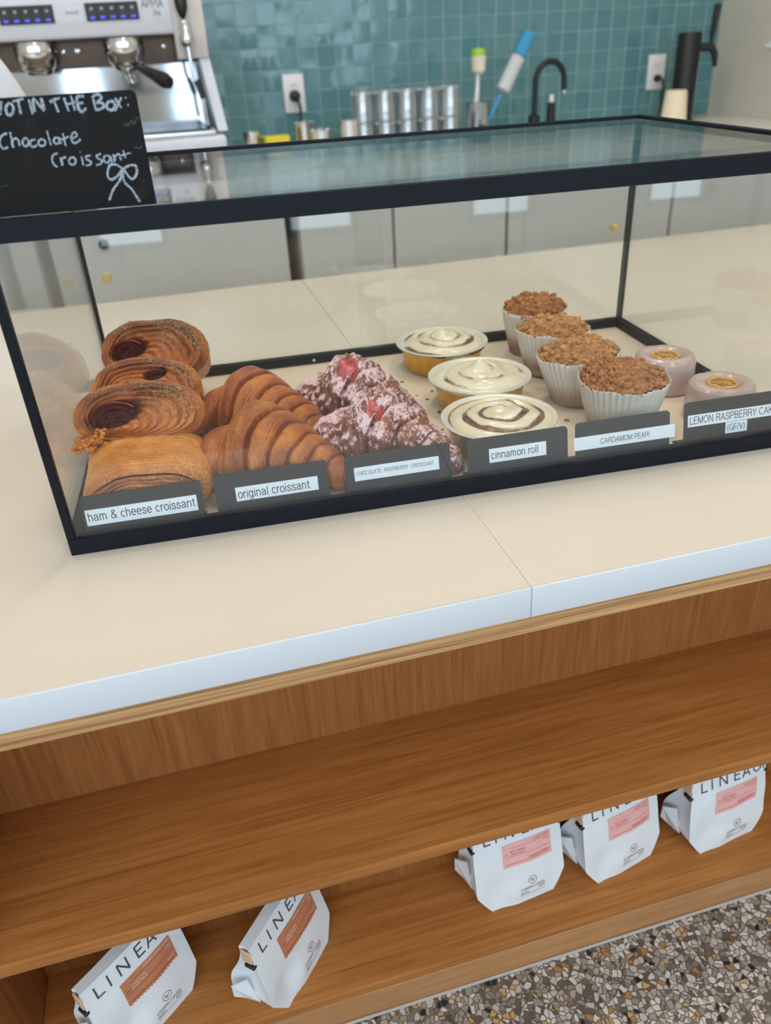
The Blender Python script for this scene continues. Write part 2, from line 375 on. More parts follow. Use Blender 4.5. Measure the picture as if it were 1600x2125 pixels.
# ------------------------------------------------------------------ oak shelving under the counter
OAK_X = oak('oak_shelf', srgb(192, 126, 64), srgb(156, 96, 44), 'x', 1.7)
OAK_Z = oak('oak_panel', srgb(169, 109, 58), srgb(140, 84, 41), 'z', 1.6)
OAK_FACE = oak('oak_kick', srgb(198, 146, 98), srgb(170, 118, 74), 'x', 2.0)
M = Mat('plywood_edge')
v = M.obj((2.5, 30, 130))
a = M.noise(v, 2.2, 6, 0.6, 0.3)
w = M.noise(M.obj((3, 20, 420)), 1.0, 2)
M.p(Base_Color=M.mix(0.5, M.ramp(a, [(0.36, srgb(120, 78, 44)), (0.5, srgb(190, 142, 92)), (0.64, srgb(206, 162, 110))]), M.ramp(w, [(0.35, srgb(150, 100, 58)), (0.6, srgb(214, 170, 120))]), 'MIX'), Roughness=0.5)
PLY = M.m
sx0, sx1 = -0.152, 1.15
yf = CF + 0.006
su = thing('shelf_unit', 'oak open shelving built in under the cream counter, holding coffee bags', 'shelf', (0.4, 0.0, FLOOR_Z))
MB().box(sx0 - .018, sx1 + .018, yf, .018, -.0545, -.0345, .0012, 1).build('deck', PLY, su, world=True)['label'] = 'layered plywood edge'
MB().box(sx0, sx1, 0.0, .018, -.326, -.0545).build('back_panel', OAK_Z, su, world=True)
MB().box(sx0, sx1, yf - .001, .018, -.3275, -.3095, .0016, 2).build('shelf', OAK_X, su, world=True)
MB().box(sx0, sx1, -.060, -.042, -.525, -.3275).build('back_panel', OAK_Z, su, world=True)
MB().box(sx0, sx1, yf, .018, -.543, -.525, .002, 2).build('shelf', OAK_X, su, world=True)
MB().box(sx0 - .018, sx1 + .018, yf + .0005, yf + .018, FLOOR_Z, -.5432, .001, 1).build('kick_board', OAK_FACE, su, world=True)
for x in (sx0 - .018, sx1): MB().box(x, x + .018, yf + .0008, .018, FLOOR_Z, -.0545, .001, 1).build('side_panel', OAK_Z, su, world=True)
MB().box(sx0 - .018, sx1 + .018, yf - .003, yf + .0004, FLOOR_Z, FLOOR_Z + .004, .001, 1).build('sealant_bead', plain('grey_sealant', srgb(190, 180, 172), 0.6), su, world=True)
# carcass behind the shelving, and the run of plain panels either side of it
cc = thing('counter_carcass', 'plain panelled body of the counter behind the oak shelving', 'counter', (0.3, 0.5, FLOOR_Z))
MB().box(-2.08, 1.98, .03, CB - .03, FLOOR_Z, -CT - .0005).build('body', GREIGE_WALL, cc, world=True)
MB().box(-2.08, sx0 - .02, yf + .01, .029, FLOOR_Z, -CT - .0005).build('front_panel', OAK_Z, cc, world=True)
MB().box(sx1 + .02, 1.98, yf + .01, .029, FLOOR_Z, -CT - .0005).build('front_panel', OAK_Z, cc, world=True)
# spacer of shadow between counter and deck
MB().box(sx0, sx1, yf + .012, .016, -.0345, -CT).build('packer', OAK_Z, su, world=True)

# ------------------------------------------------------------------ glass pastry case
PHI = math.radians(-2.9943)
def cw(x, y): return (x * math.cos(PHI) - y * math.sin(PHI), x * math.sin(PHI) + y * math.cos(PHI))
def cl(x, y, z): return (*cw(x, y), z)
W, D, H = 0.7771, 0.4413, 0.300
pc = thing('pastry_case', 'black framed glass display case of pastries on the cream counter', 'display case', (0, 0, 0), PHI)
FW = .012
def rail(name, *b): return MB().box(*b, .0007, 1).build(name, BLACK_METAL, pc)
rail('bottom_rail', 0, W, 0, FW, 0, .0175); rail('bottom_rail', 0, W, D - FW, D, 0, .0175)
rail('bottom_rail', 0, FW, FW, D - FW, 0, .0175); rail('bottom_rail', W - FW, W, FW, D - FW, 0, .0175)
rail('top_rail', 0, W, 0, .007, H - .0175, H); rail('top_rail', 0, W, D - .009, D, H - .011, H)
rail('top_rail', 0, .009, .007, D - .009, H - .011, H); rail('top_rail', W - .009, W, .007, D - .009, H - .011, H)
PW = .0075
for x in (0, W - PW):
    rail('corner_post', x, x + PW, 0, .009, .0175, H - .0175); rail('corner_post', x, x + PW, D - .008, D, .0175, H - .011)
def pane(name, *b): return MB().box(*b).build(name, GLASS, pc, smooth=0)
pane('front_pane', PW, W - PW, .0025, .0055, .0175, H - .0175)['label'] = 'clear front glass'
pane('side_pane', .0022, .0052, .009, D - .008, .0175, H - .011); pane('side_pane', W - .0052, W - .0022, .009, D - .008, .0175, H - .011)
pane('top_pane', .009, W - .009, .007, D - .009, H - .0062, H - .0022)['label'] = 'clear glass top'
k1 = pane('sliding_door', PW, .402, D - .0065, D - .0040, .0175, H - .011); k2 = pane('sliding_door', .362, W - PW, D - .0115, D - .0090, .0175, H - .011)
BRASS = plain('pale_brass', srgb(206, 186, 120), 0.35, metal=0.3)
for door, x, y in ((k1, .030, D - .0065), (k2, .744, D - .0115)):
    q = MB().lathe([(0, 0), (.0060, 0), (.0062, .002), (.0060, .0135), (.0052, .0150), (0, .0150)], 24)
    q.v = [(x + a, y - c, .156 + b) for a, b, c in q.v]
    kn = q.build('knob', BRASS, door); kn['label'] = 'small round brass knob'
CASE_FLOOR = plain('cream_case_floor', srgb(232, 216, 194), 0.35, var=0.02)
MB().box(FW, W - FW, FW, D - FW, .0005, .0045).build('floor_panel', CASE_FLOOR, pc)
BZ = .005
for x, y in ((.11, D), (.29, D), (.55, D), (.70, D)):
    q = MB().lathe([(0, 0), (.0026, 0), (.0022, .0008), (.0008, .0006), (0, .0004)], 16)
    q.v = [(x + a, D - FW - c, .0105 + b) for a, b, c in q.v]; q.build('screw', STEEL, pc)

# ------------------------------------------------------------------ price and name labels behind the front glass
HOLDER = plain('black_label_holder', srgb(46, 46, 50), 0.55, spec=0.3)
def holder(x0, x1, ztop, label, tapes, group=None, tilt=12):
    w = x1 - x0; cx = (x0 + x1) / 2
    t = thing('label_holder', label, 'label holder', cl(cx, .0145, BZ), PHI)
    h = ztop - BZ; r = .004
    poly = [(-w / 2, 0), (w / 2, 0)] + [(w / 2 - r + r * math.cos(a), h - r + r * math.sin(a)) for a in np.linspace(0, PI / 2, 6)] + [(-w / 2 + r - r * math.sin(a), h - r + r * math.cos(a)) for a in np.linspace(0, PI / 2, 6)]
    st = math.tan(math.radians(tilt))
    def lean(q, dy=0): q.v = [(x, y + z * st, z) for x, y, z in q.v]; return q
    lean(MB().prism(poly, -.0006, .0008)).build('plate', HOLDER, t, smooth=30)
    MB().box(-w / 2, w / 2, .0008, .0230, 0, .0012).build('foot', HOLDER, t)
    for (a, b, za, zb, s, ts) in tapes:
        a -= cx; b -= cx
        tp = lean(MB().box(a, b, -.0010, -.00065, za - BZ, zb - BZ)).build('label_tape', TAPE, t, smooth=0); tp['label'] = 'white tape lettered ' + s
        q = MB()
        if ts[2]: add_text(q, s, (a + b) / 2, -.00108, za - BZ + ts[1], width=ts[0], align='CENTER', height=ts[3] if len(ts) > 3 else None)
        else: add_text(q, s, a + .002, -.00108, za - BZ + ts[1], width=ts[0], height=ts[3] if len(ts) > 3 else None)
        lean(q).build('lettering', INK, tp, smooth=0)
holder(.0150, .1275, .0485, 'black label holder reading ham & cheese croissant, leftmost in the case', [(.0175, .1215, .0200, .0352, 'ham & cheese croissant', (.0995, .0045, 0))])
holder(.1395, .2510, .0505, 'black label holder reading original croissant', [(.1590, .2400, .0225, .0362, 'original croissant', (.0700, .0030, 0))])
holder(.2680, .3770, .0505, 'black label holder reading chocolate raspberry croissant', [(.2770, .3645, .0250, .0385, 'CHOCOLATE  RASPBERRY  CROISSANT', (.0800, .0056, 0))])
holder(.3950, .5040, .0500, 'black label holder reading cinnamon roll', [(.4180, .4800, .0235, .0378, 'cinnamon roll', (.0510, .0040, 0))])
holder(.5130, .6200, .0510, 'black label holder reading cardamom pear below the front muffin', [(.5110, .6260, .0225, .0362, 'CARDAMOM PEAR!', (.0560, .0040, 1))])
holder(.6370, .7550, .0560, 'black label holder reading lemon raspberry cake at the right end', [(.6410, .7520, .0300, .0425, 'LEMON RASPBERRY CAKE', (.1040, .0030, 0)), (.6860, .7120, .0175, .0296, '(GF/V)', (.0210, .0030, 0))])

# ------------------------------------------------------------------ chalk board on the case
bd = thing('chalkboard_sign', 'small black chalkboard reading not in the box, standing on the glass case', 'sign', cl(.078, .0125, H), PHI)
w2, hb, r = .0590, .0790, .004
poly = [(-w2, 0), (w2, 0)] + [(w2 - r + r * math.cos(a), hb - r + r * math.sin(a)) for a in np.linspace(0, PI / 2, 6)] + [(-w2 + r - r * math.sin(a), hb - r + r * math.cos(a)) for a in np.linspace(0, PI / 2, 6)]
M = Mat('black_chalkboard')
sm = M.noise(M.obj(), 34, 6, 0.75)
M.p(Base_Color=M.ramp(sm, [(0.56, srgb(18, 16, 15)), (0.8, srgb(44, 42, 42))]), Roughness=0.6, Specular_IOR_Level=0.2)
MB().prism(poly, -.0012, .0012).build('board', M.m, bd, smooth=30)
MB().box(-.045, .045, .0012, .016, 0, .0015).build('foot', BLACK, bd)
M = Mat('chalk')
cn = M.noise(M.obj(), 900, 3, 0.7)
M.p(Base_Color=M.ramp(cn, [(0.36, srgb(70, 72, 76)), (0.5, srgb(156, 168, 178)), (0.7, srgb(190, 200, 208))]), Roughness=0.9)
CHALK = M.m
M = Mat('chalk_smudge')
cn = M.noise(M.obj(), 700, 3, 0.7)
M.p(Base_Color=M.ramp(cn, [(0.45, srgb(36, 34, 34)), (0.75, srgb(110, 116, 120))]), Roughness=0.9)
TITLE = [[(30.2,69.1),(32.0,77.4)],[(32.0,77.4),(40.2,68.5)],[(43.4,77.1),(40.2,68.5)],[(50.1,71.4),(49.2,69.6),(47.9,68.3),(46.5,67.8),(45.3,68.4),(44.8,69.8),(44.9,71.7),(45.8,73.6),(47.1,74.9),(48.6,75.3),(49.7,74.7),(50.3,73.3),(50.1,71.4)],[(50.7,76.3),(58.5,77.6)],[(54.8,77.3),(54.2,68.0)],[(62.1,76.9),(62.2,67.5)],[(64.0,69.0),(65.3,77.4),(70.4,69.5),(70.6,77.5)],[(76.0,74.3),(78.8,75.7),(83.4,76.7)],[(79.1,75.0),(80.2,67.7)],[(86.3,76.8),(87.5,67.7)],[(91.4,77.8),(91.9,67.9)],[(87.1,72.0),(93.3,73.7)],[(100.4,76.8),(95.2,76.2),(94.9,68.2),(96.9,67.0),(100.1,69.2)],[(94.9,72.2),(98.9,72.7)],[(106.2,76.5),(106.7,67.0)],[(106.5,76.7),(110.8,77.3),(112.2,74.8),(108.1,72.1)],[(108.1,72.1),(112.4,71.4),(112.3,68.9),(107.0,67.2)],[(120.7,69.4),(119.9,68.0),(118.6,67.0),(117.0,66.7),(115.6,67.2),(114.7,68.3),(114.7,69.8),(115.4,71.2),(116.7,72.2),(118.3,72.5),(119.7,72.1),(120.6,70.9),(120.7,69.4)],[(121.8,74.5),(124.8,67.6)],[(126.3,74.4),(119.9,66.0)],[(128.9,74.2),(129.6,73.8)],[(129.6,69.5),(130.4,69.1)]]
NAME = [[(41.4,56.4),(37.0,54.8),(34.5,50.3),(36.1,46.4),(39.6,47.5)],[(43.6,57.1),(43.2,46.8),(43.2,50.6),(46.3,52.7),(47.9,51.2),(47.5,47.3)],[(54.6,49.5),(53.9,48.2),(52.9,47.3),(51.7,47.1),(50.7,47.5),(50.2,48.5),(50.3,49.8),(50.9,51.1),(52.0,52.0),(53.1,52.3),(54.1,51.9),(54.6,50.8),(54.6,49.5)],[(59.7,50.9),(56.9,50.6),(55.3,48.6),(56.7,46.3),(60.1,47.3)],[(66.0,48.5),(65.4,47.4),(64.3,46.7),(63.0,46.5),(61.9,46.8),(61.3,47.7),(61.3,48.9),(61.9,50.0),(63.0,50.7),(64.2,50.9),(65.3,50.6),(66.0,49.7),(66.0,48.5)],[(69.1,56.2),(69.5,46.2)],[(76.1,49.1),(75.6,48.1),(74.7,47.4),(73.6,47.1),(72.7,47.5),(72.2,48.3),(72.2,49.3),(72.7,50.4),(73.6,51.1),(74.7,51.3),(75.6,50.9),(76.1,50.1),(76.1,49.1)],[(76.7,51.6),(76.7,47.0)],[(79.8,53.8),(79.7,45.4)],[(77.5,49.6),(83.5,51.4)],[(84.6,49.6),(89.1,51.4),(88.7,53.9),(85.6,52.4),(85.1,47.7),(88.0,47.0),(91.3,49.2)],[(72.7,40.9),(68.7,39.2),(67.8,34.4),(70.3,31.5)],[(74.0,38.0),(74.1,32.3),(74.7,36.6),(78.1,37.9)],[(84.3,34.7),(83.7,33.4),(82.6,32.6),(81.3,32.3),(80.2,32.7),(79.5,33.7),(79.5,35.0),(80.1,36.2),(81.3,37.1),(82.5,37.3),(83.7,36.9),(84.3,35.9),(84.3,34.7)],[(89.2,37.4),(89.0,31.4)],[(88.5,40.5),(89.1,40.3)],[(95.7,37.7),(92.5,37.2),(92.5,35.1),(95.0,33.4),(94.0,31.5),(90.8,31.0)],[(103.4,38.2),(100.3,37.4),(100.3,35.4),(102.9,33.8),(101.8,31.6),(98.2,30.7)],[(109.1,34.3),(108.5,33.1),(107.5,32.3),(106.3,32.0),(105.3,32.5),(104.6,33.4),(104.6,34.6),(105.2,35.8),(106.2,36.6),(107.4,36.9),(108.5,36.5),(109.1,35.5),(109.1,34.3)],[(109.8,36.9),(110.0,31.6)],[(112.2,37.5),(112.1,32.1),(113.6,36.0),(116.3,37.1),(116.9,32.7)],[(119.9,39.4),(120.4,34.0)],[(116.9,35.9),(125.4,37.5)]]
BOW = [[(117.0,26.8),(112.5,30.1),(107.6,29.5),(104.8,22.7),(107.1,20.0),(111.8,22.1),(117.0,26.8)],[(117.0,26.8),(122.7,28.8),(126.8,28.0),(126.5,23.0),(122.8,19.1),(119.9,21.5),(117.9,26.2)],[(116.6,25.8),(113.3,19.5),(106.4,12.4),(102.2,5.5)],[(116.8,25.8),(116.1,17.8),(120.3,12.3),(122.6,7.0),(124.7,2.4)]]
SMUDGE = [[(123.8,55.6),(126.7,57.3),(126.8,55.4),(130.7,58.9),(131.7,56.5),(134.1,60.6),(135.9,59.1)],[(128.0,41.3),(131.9,40.0),(134.3,41.3)],[(26.3,20.9),(32.1,21.9)]]

def chalk(strokes, name, r, mat):
    q = MB(); rr = random.Random(len(strokes))
    for s in strokes:
        p = [Vector((x / 1000 - .078, 0, z / 1000)) for x, z in s]
        if len(p) > 2:      # round the corners
            d = []
            for i in range(len(p) - 1):
                a, b, c2, e = p[max(i - 1, 0)], p[i], p[i + 1], p[min(i + 2, len(p) - 1)]
                for k in range(4):
                    u = k / 4
                    d.append(.5 * ((2 * b) + (c2 - a) * u + (2 * a - 5 * b + 4 * c2 - e) * u * u + (3 * b - a - 3 * c2 + e) * u ** 3))
            d.append(p[-1]); p = d
        n = len(p); q.tube([(v.x, 0, v.z) for v in p], [r * (1 + .22 * rr.uniform(-1, 1)) * (.8 if i in (0, n - 1) else 1) for i in range(n)], 8, flat=(1, .12, 1))
    q.v = [(x, y - .00125, z) for x, y, z in q.v]
    return q.build(name, mat, bd)
chalk(TITLE, 'chalk_heading', .00095, CHALK)['label'] = 'chalk lettering: not in the box'
chalk(NAME, 'chalk_lettering', .00072, CHALK)['label'] = 'chalk lettering: chocolate croissant'
chalk(BOW, 'chalk_bow', .00085, CHALK)['label'] = 'chalk drawing of a ribbon bow'
for s_ in SMUDGE: chalk([s_], 'chalk_smudge', .0005, M.m)

# pale cloth behind the board at the left edge
CLOTH = plain('pale_grey_cloth', srgb(214, 212, 216), 0.85, bump=0.3, scale=160)
def cloth(u, v):
    a = 2 * PI * u; rad = .036 * (1 + .08 * math.sin(3 * a + 1)) * (math.cos(v * PI / 2) ** .55 if v < 1 else 0)
    return (rad * 1.25 * math.cos(a), rad * .8 * math.sin(a), .128 * v + .004 * math.sin(5 * a) * (1 - v))
t = MB().grid(40, 20, cloth, cu=True).build('folded_cloth', CLOTH)
t.location = cl(.012, .085, H - .0020); tag(t, 'pale grey cloth bundle behind the chalkboard at the left edge', 'cloth')

# ------------------------------------------------------------------ pastries
def nz3(x, y, z, k): return noise.noise(Vector((x * k, y * k, z * k)))
def frac(x): return x - math.floor(x)
def sstep(a, b, x):
    t = min(1, max(0, (x - a) / (b - a))); return t * t * (3 - 2 * t)

# baked, layered dough: R = position along a layer, G = crust darkness, baked plus painted crease shade, B = filling stain; on croissants a painted red reflection
def dough(name, pale, gold, brown, deep, bumpy=0.5):
    M = Mat(name); lam, dk, st = M.dat(); v = M.obj()
    n1 = M.noise(v, 60, 6, 0.7); n2 = M.noise(v, 260, 5, 0.75); n3 = M.noise(v, 24, 3)
    wv = M.n('ShaderNodeVectorMath', {0: v, 1: M.n('ShaderNodeVectorMath', {0: M.n('ShaderNodeTexNoise', {'Vector': v, 'Scale': 120.0}).outputs['Color'], 'Scale': 0.006}, operation='SCALE').outputs[0]}, operation='ADD').outputs[0]
    cr = M.n('ShaderNodeTexVoronoi', {'Vector': wv, 'Scale': 190.0}, feature='DISTANCE_TO_EDGE').outputs['Distance']
    crack = M.ramp(cr, [(0.0, (1, 1, 1, 1)), (0.09, (0, 0, 0, 1))])
    lin = M.math('SINE', M.math('ADD', M.math('MULTIPLY', lam, 2 * PI), M.math('MULTIPLY', n1, 4.0)))   # fine lines follow the layers
    lin = M.math('MULTIPLY_ADD', lin, 0.5, 0.5)
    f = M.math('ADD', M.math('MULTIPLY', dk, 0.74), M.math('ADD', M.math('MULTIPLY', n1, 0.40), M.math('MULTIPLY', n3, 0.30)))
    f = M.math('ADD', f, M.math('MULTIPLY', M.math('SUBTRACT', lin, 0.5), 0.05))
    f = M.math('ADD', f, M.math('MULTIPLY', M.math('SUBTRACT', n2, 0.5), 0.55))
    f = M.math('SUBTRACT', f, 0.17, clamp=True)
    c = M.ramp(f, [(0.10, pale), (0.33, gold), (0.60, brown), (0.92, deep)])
    patch = M.ramp(n3, [(0.50, (0, 0, 0, 1)), (0.62, (1, 1, 1, 1))])
    c = M.mix(M.math('MULTIPLY', M.math('MULTIPLY', crack, patch), 0.55), c, pale)
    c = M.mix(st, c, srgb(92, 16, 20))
    h = M.math('ADD', M.math('MULTIPLY', lin, 0.22), M.math('ADD', n1, M.math('ADD', M.math('MULTIPLY', n2, 0.9), M.math('MULTIPLY', M.math('MULTIPLY', crack, patch), 0.25))))
    M.p(Base_Color=c, Roughness=0.40, Coat_Weight=0.15, Coat_Roughness=0.3, Normal=M.bump(h, bumpy, 0.0018),
        Subsurface_Weight=0.05, Subsurface_Radius=(0.004, 0.002, 0.001))
    return M.m
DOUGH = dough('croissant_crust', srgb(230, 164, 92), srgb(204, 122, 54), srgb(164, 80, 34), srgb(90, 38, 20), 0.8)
HAM_DOUGH = dough('ham_croissant_crust', srgb(246, 192, 108), srgb(222, 144, 62), srgb(170, 88, 34), srgb(82, 38, 20), 0.8)

PROFILE = ((-1.0, 0.0), (-.975, .30), (-.90, .50), (-.74, .66), (-.55, .72), (-.44, .76), (-.36, .96), (-.22, 1.03), (-.05, 1.0), (.15, .90), (.38, .74), (.60, .58), (.80, .42), (.93, .29), (.985, .16), (1.0, 0.0))
def profile(s):
    for (a, ra), (b, rb) in zip(PROFILE[:-1], PROFILE[1:]):
        if s <= b: return ra + (rb - ra) * sstep(a, b, s) if False else ra + (rb - ra) * (s - a) / (b - a)
    return 0.0
def croissant(L, R, seed, bend=.012, edges=(-.74, -.42, .02, .26, .46, .64, .80), mid_k=2, lumpy=0.0, squash=.92):
    rr = random.Random(seed); so = rr.uniform(0, 50); E_ = [e + rr.uniform(-.025, .025) for e in edges]
    nu, nv = 128, 300
    def fn(u, v):
        th = 2 * PI * u; s = 2 * v - 1
        sl = s - .17 * math.cos(th) * (1 - s * s) + .025 * nz3(s * 3, math.cos(th), math.sin(th) + so, 1.5)
        base = (profile(max(-1, s - .012)) + profile(s) + profile(min(1, s + .012))) / 3 if abs(s) < .985 else profile(s)
        k = sum(1 for e in E_ if sl > e); lo = -1.02 if k == 0 else E_[k - 1]; hi = 1.02 if k == len(E_) else E_[k]   # which wrap of dough
        t = (sl - lo) / max(1e-4, hi - lo); t = min(1, max(0, t))
        o = t if k > mid_k else 1 - t                     # 0 at the inner edge of the wrap, 1 at its lip
        mid = (k == mid_k)
        if mid: o = abs(2 * t - 1); bul = .045 + .02 * (1 - o * o)
        else: bul = -.100 + .125 * sstep(0, .30, o) + .035 * math.sin(PI * o)
        q_ = nz3(s * 7, math.cos(th) * 2.2, math.sin(th) * 2.2 + so, 1)
        stri = .5 + .5 * math.sin(2 * PI * (o * 8.5 + .6 * q_))
        zone = sstep(.38, .75, o)
        rad = R * base * (1 + bul + .020 * (stri - .5) * zone * (1 if not mid else .35) + .07 * nz3(s * 3, math.cos(th), math.sin(th) + so, 1.3) + .020 * nz3(s * 12, 3 * math.cos(th), 3 * math.sin(th) + so, 1.6) + .010 * nz3(s * 30, 7 * math.cos(th), 7 * math.sin(th) + so, 1.6))
        if lumpy:
            rad *= 1 + lumpy * (nz3(s * 5, 1.5 * math.cos(th), 1.5 * math.sin(th) + so, 1.6) + .8 * nz3(s * 11, 3.4 * math.cos(th), 3.4 * math.sin(th) + so, 1.5))
        x = s * L / 2; cy = -bend * s * s; cz = R * base * .66 + .002
        y = cy + rad * math.cos(th) * 1.02; z = cz + rad * math.sin(th) * squash
        z = .0005 + max(0, z) if z > .004 else .0045 * math.exp((z - .004) / .004) if z < .004 else z
        dark = .38 - .13 * math.sin(PI * min(1, o)) * (0 if mid else 1) + (.50 * (1 - stri) - .10) * zone * (.55 + .6 * nz3(s * 6, math.cos(th) * 1.5, math.sin(th) * 1.5 + so + 4, 1)) + .16 * (1 - sstep(0, .10, o)) * (0 if mid else 1) + .12 * sstep(.9, 1, o) + .14 * abs(s) ** 2 + .30 * nz3(s * 4, math.cos(th), math.sin(th) + so, 1.5) + .12 * q_  # shade painted into the crust: creases darker, middles of the wraps lighter
        return (x, y, z), (o * 9, min(1, max(0, dark)), .20 * sstep(.34, .72, -s), 1)  # blue channel: red reflection painted onto the left end
    return MB().grid(nu, nv, fn, cu=True)
def put(o, x, y, z, deg, label, cat, group):
    o.location = cl(x, y, z); o.rotation_euler = (0, 0, math.radians(deg) + PHI); return tag(o, label, cat, group)
G1 = 'plain croissants in the case'
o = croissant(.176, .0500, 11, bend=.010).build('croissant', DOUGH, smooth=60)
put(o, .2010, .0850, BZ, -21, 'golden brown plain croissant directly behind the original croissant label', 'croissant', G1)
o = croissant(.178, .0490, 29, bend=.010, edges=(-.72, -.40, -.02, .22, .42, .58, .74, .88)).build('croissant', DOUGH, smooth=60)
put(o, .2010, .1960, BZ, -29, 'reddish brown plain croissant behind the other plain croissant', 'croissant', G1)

# ham & cheese croissants: rolled logs whose cut ends show the spiral of layers
HAM = plain('baked_ham', srgb(108, 30, 30), 0.35, var=0.4, scale=160, coat=0.15)
CHEESE = plain('browned_cheese', srgb(206, 122, 42), 0.4, var=0.3, scale=200, bump=0.5)
def ham_croissant(a, b, L, seed, hole=(-.32, .12), hole_r=.20, bake=0.0):
    rr = random.Random(seed); so = rr.uniform(0, 60); NS, NR = 168, 46
    sc_ = (-.34, -.34)
    def outline(th):
        c, s = math.cos(th), math.sin(th)
        k = (abs(c) ** 2.3 + abs(s) ** 2.3) ** (-1 / 2.3)
        x = a * k * c * (1 + .05 * nz3(c, s, so, 1.4)); z = b * k * s * (1 + .07 * nz3(c, s, so + 9, 1.5))
        if s < 0: z *= .82
        return x, z
    mb = MB(); ny = 70
    def side(u, v):
        th = 2 * PI * u; x, z = outline(th); yy = (v - .5) * L
        e = abs(2 * v - 1)
        g = (1 - e ** 9 * .16) * (1 + .03 * nz3(math.cos(th), yy * 18, math.sin(th) + so, 1.5) + .012 * nz3(math.cos(th) * 5, yy * 90, math.sin(th) * 5 + so, 1.5))
        rid = .014 * math.sin(e * 26 + 3 * nz3(math.cos(th) * 2, 0, math.sin(th) * 2 + so, 1)) * sstep(.62, .95, e)
        g += rid
        dk = .22 + .3 * max(0, math.sin(th)) * (.6 + .6 * nz3(math.cos(th) * 2, yy * 40, math.sin(th) * 2 + so, 1)) + .3 * sstep(.6, 1, e) + .18 * nz3(math.cos(th), yy * 30, math.sin(th) + so, 2)
        return (x * g, yy, z * g), (e * 9, min(1, max(0, dk + bake)), 0, 1)
    mb.grid(NS, ny, side, cu=True)
    for sgn in (-1, 1):
        def cap(u, v):
            th = 2 * PI * u; rho = 1 - v
            x, z = outline(th); e = 1
            g = .84 + .03 * nz3(math.cos(th), sgn * L * 9, math.sin(th) + so, 1.5) + .014 * math.sin(26 + 3 * nz3(math.cos(th) * 2, 0, math.sin(th) * 2 + so, 1)) + .012 * nz3(math.cos(th) * 5, sgn * L * 45, math.sin(th) * 5 + so, 1.5)
            cx, cz = sc_[0] * a * (1 - rho), sc_[1] * b * (1 - rho)
            X, Z = x * g * rho + cx, z * g * rho + cz
            ph = rho * 8.2 + (u if sgn < 0 else 1 - u) + .42 * nz3(X * 24, Z * 30, so, 1) + .22 * nz3(X * 80, Z * 90, so + 3, 1)
            rid = abs(2 * frac(ph) - 1)
            yd = .007 * (1 - rho ** 2) + .0021 * (rid - .5) * (1.25 + 1.1 * nz3(X * 40, Z * 40, so + 7, 1)) * sstep(1.0, .9, rho) * (1 if rho > .05 else 0)
            hx, hz = (X / a - hole[0]), (Z / b - hole[1]) * .8
            hd = math.hypot(hx * .8, hz * 1.15 - hx * .35) / hole_r
            hol = sstep(1.15, .55, hd)
            yd += .0045 * sstep(.72, .93, rho) - .0015
            yd -= .020 * hol
            dk = bake * .6 + .26 + .10 * math.sin(ph * 2 * PI * 2.5) + .62 * (1 - rid) ** 2.0 * (.5 + .9 * nz3(X * 45, Z * 45, so, 1)) + .26 * nz3(X * 22, Z * 26, so + 2, 1) + .14 * rho + .45 * sstep(-.2, .7, Z / b) * rho ** 3 + .6 * hol
            return (X, sgn * (L / 2 + yd), Z), (ph, min(1, max(0, dk)), hol * .6, 1)
        mb.grid(NS, NR, cap, cu=True)
    # a few loose flakes of crust standing up
    for _ in range(0 if bake < 0 else 14):
        th = rr.uniform(.15 * PI, .85 * PI); x, z = outline(th); y = rr.uniform(-.48, .1) * L; s = rr.uniform(.002, .005); q = rr.uniform(0, PI)
        c0 = Vector((x * .99, y, z * .99)); d1 = Vector((math.cos(q), math.sin(q), rr.uniform(.1, .5))) * s; d2 = Vector((-math.sin(q), math.cos(q), 0)) * s * .6
        nrm = d1.cross(d2).normalized() * .0004
        pts = [c0 - d1 * .2 - d2, c0 + d1 - d2 * .4, c0 + d1 * 1.2 + d2 * .5, c0 - d1 * .1 + d2]
        mb.add(pts + [p + nrm for p in pts], [(0, 1, 2, 3), (7, 6, 5, 4), (0, 4, 5, 1), (1, 5, 6, 2), (2, 6, 7, 3), (3, 7, 4, 0)], [(rr.random() * 3, .25 + .2 * rr.random() + bake, 0, 1)] * 8)
    return mb, outline
def ham_fill(a, b, L, hole, seed, w=.26):
    rr = random.Random(seed); q = MB()
    for k in range(2):
        pts = []
        for i in range(14):
            t = i / 13; ang = PI * (1.05 - .85 * t) + rr.uniform(-.05, .05)
            pts.append(((hole[0] + w * (1 - .3 * k) * math.cos(ang)) * a, -L / 2 - .001 + .004 * k, (hole[1] - .06 + w * (1 - .25 * k) * 1.1 * math.sin(ang)) * b))
        q.tube(pts, [.0009 + .0009 * math.sin(PI * i / 13) for i in range(14)], 8, flat=(1, 2.2, 1))
    return q
G2 = 'ham and cheese croissants in the case'
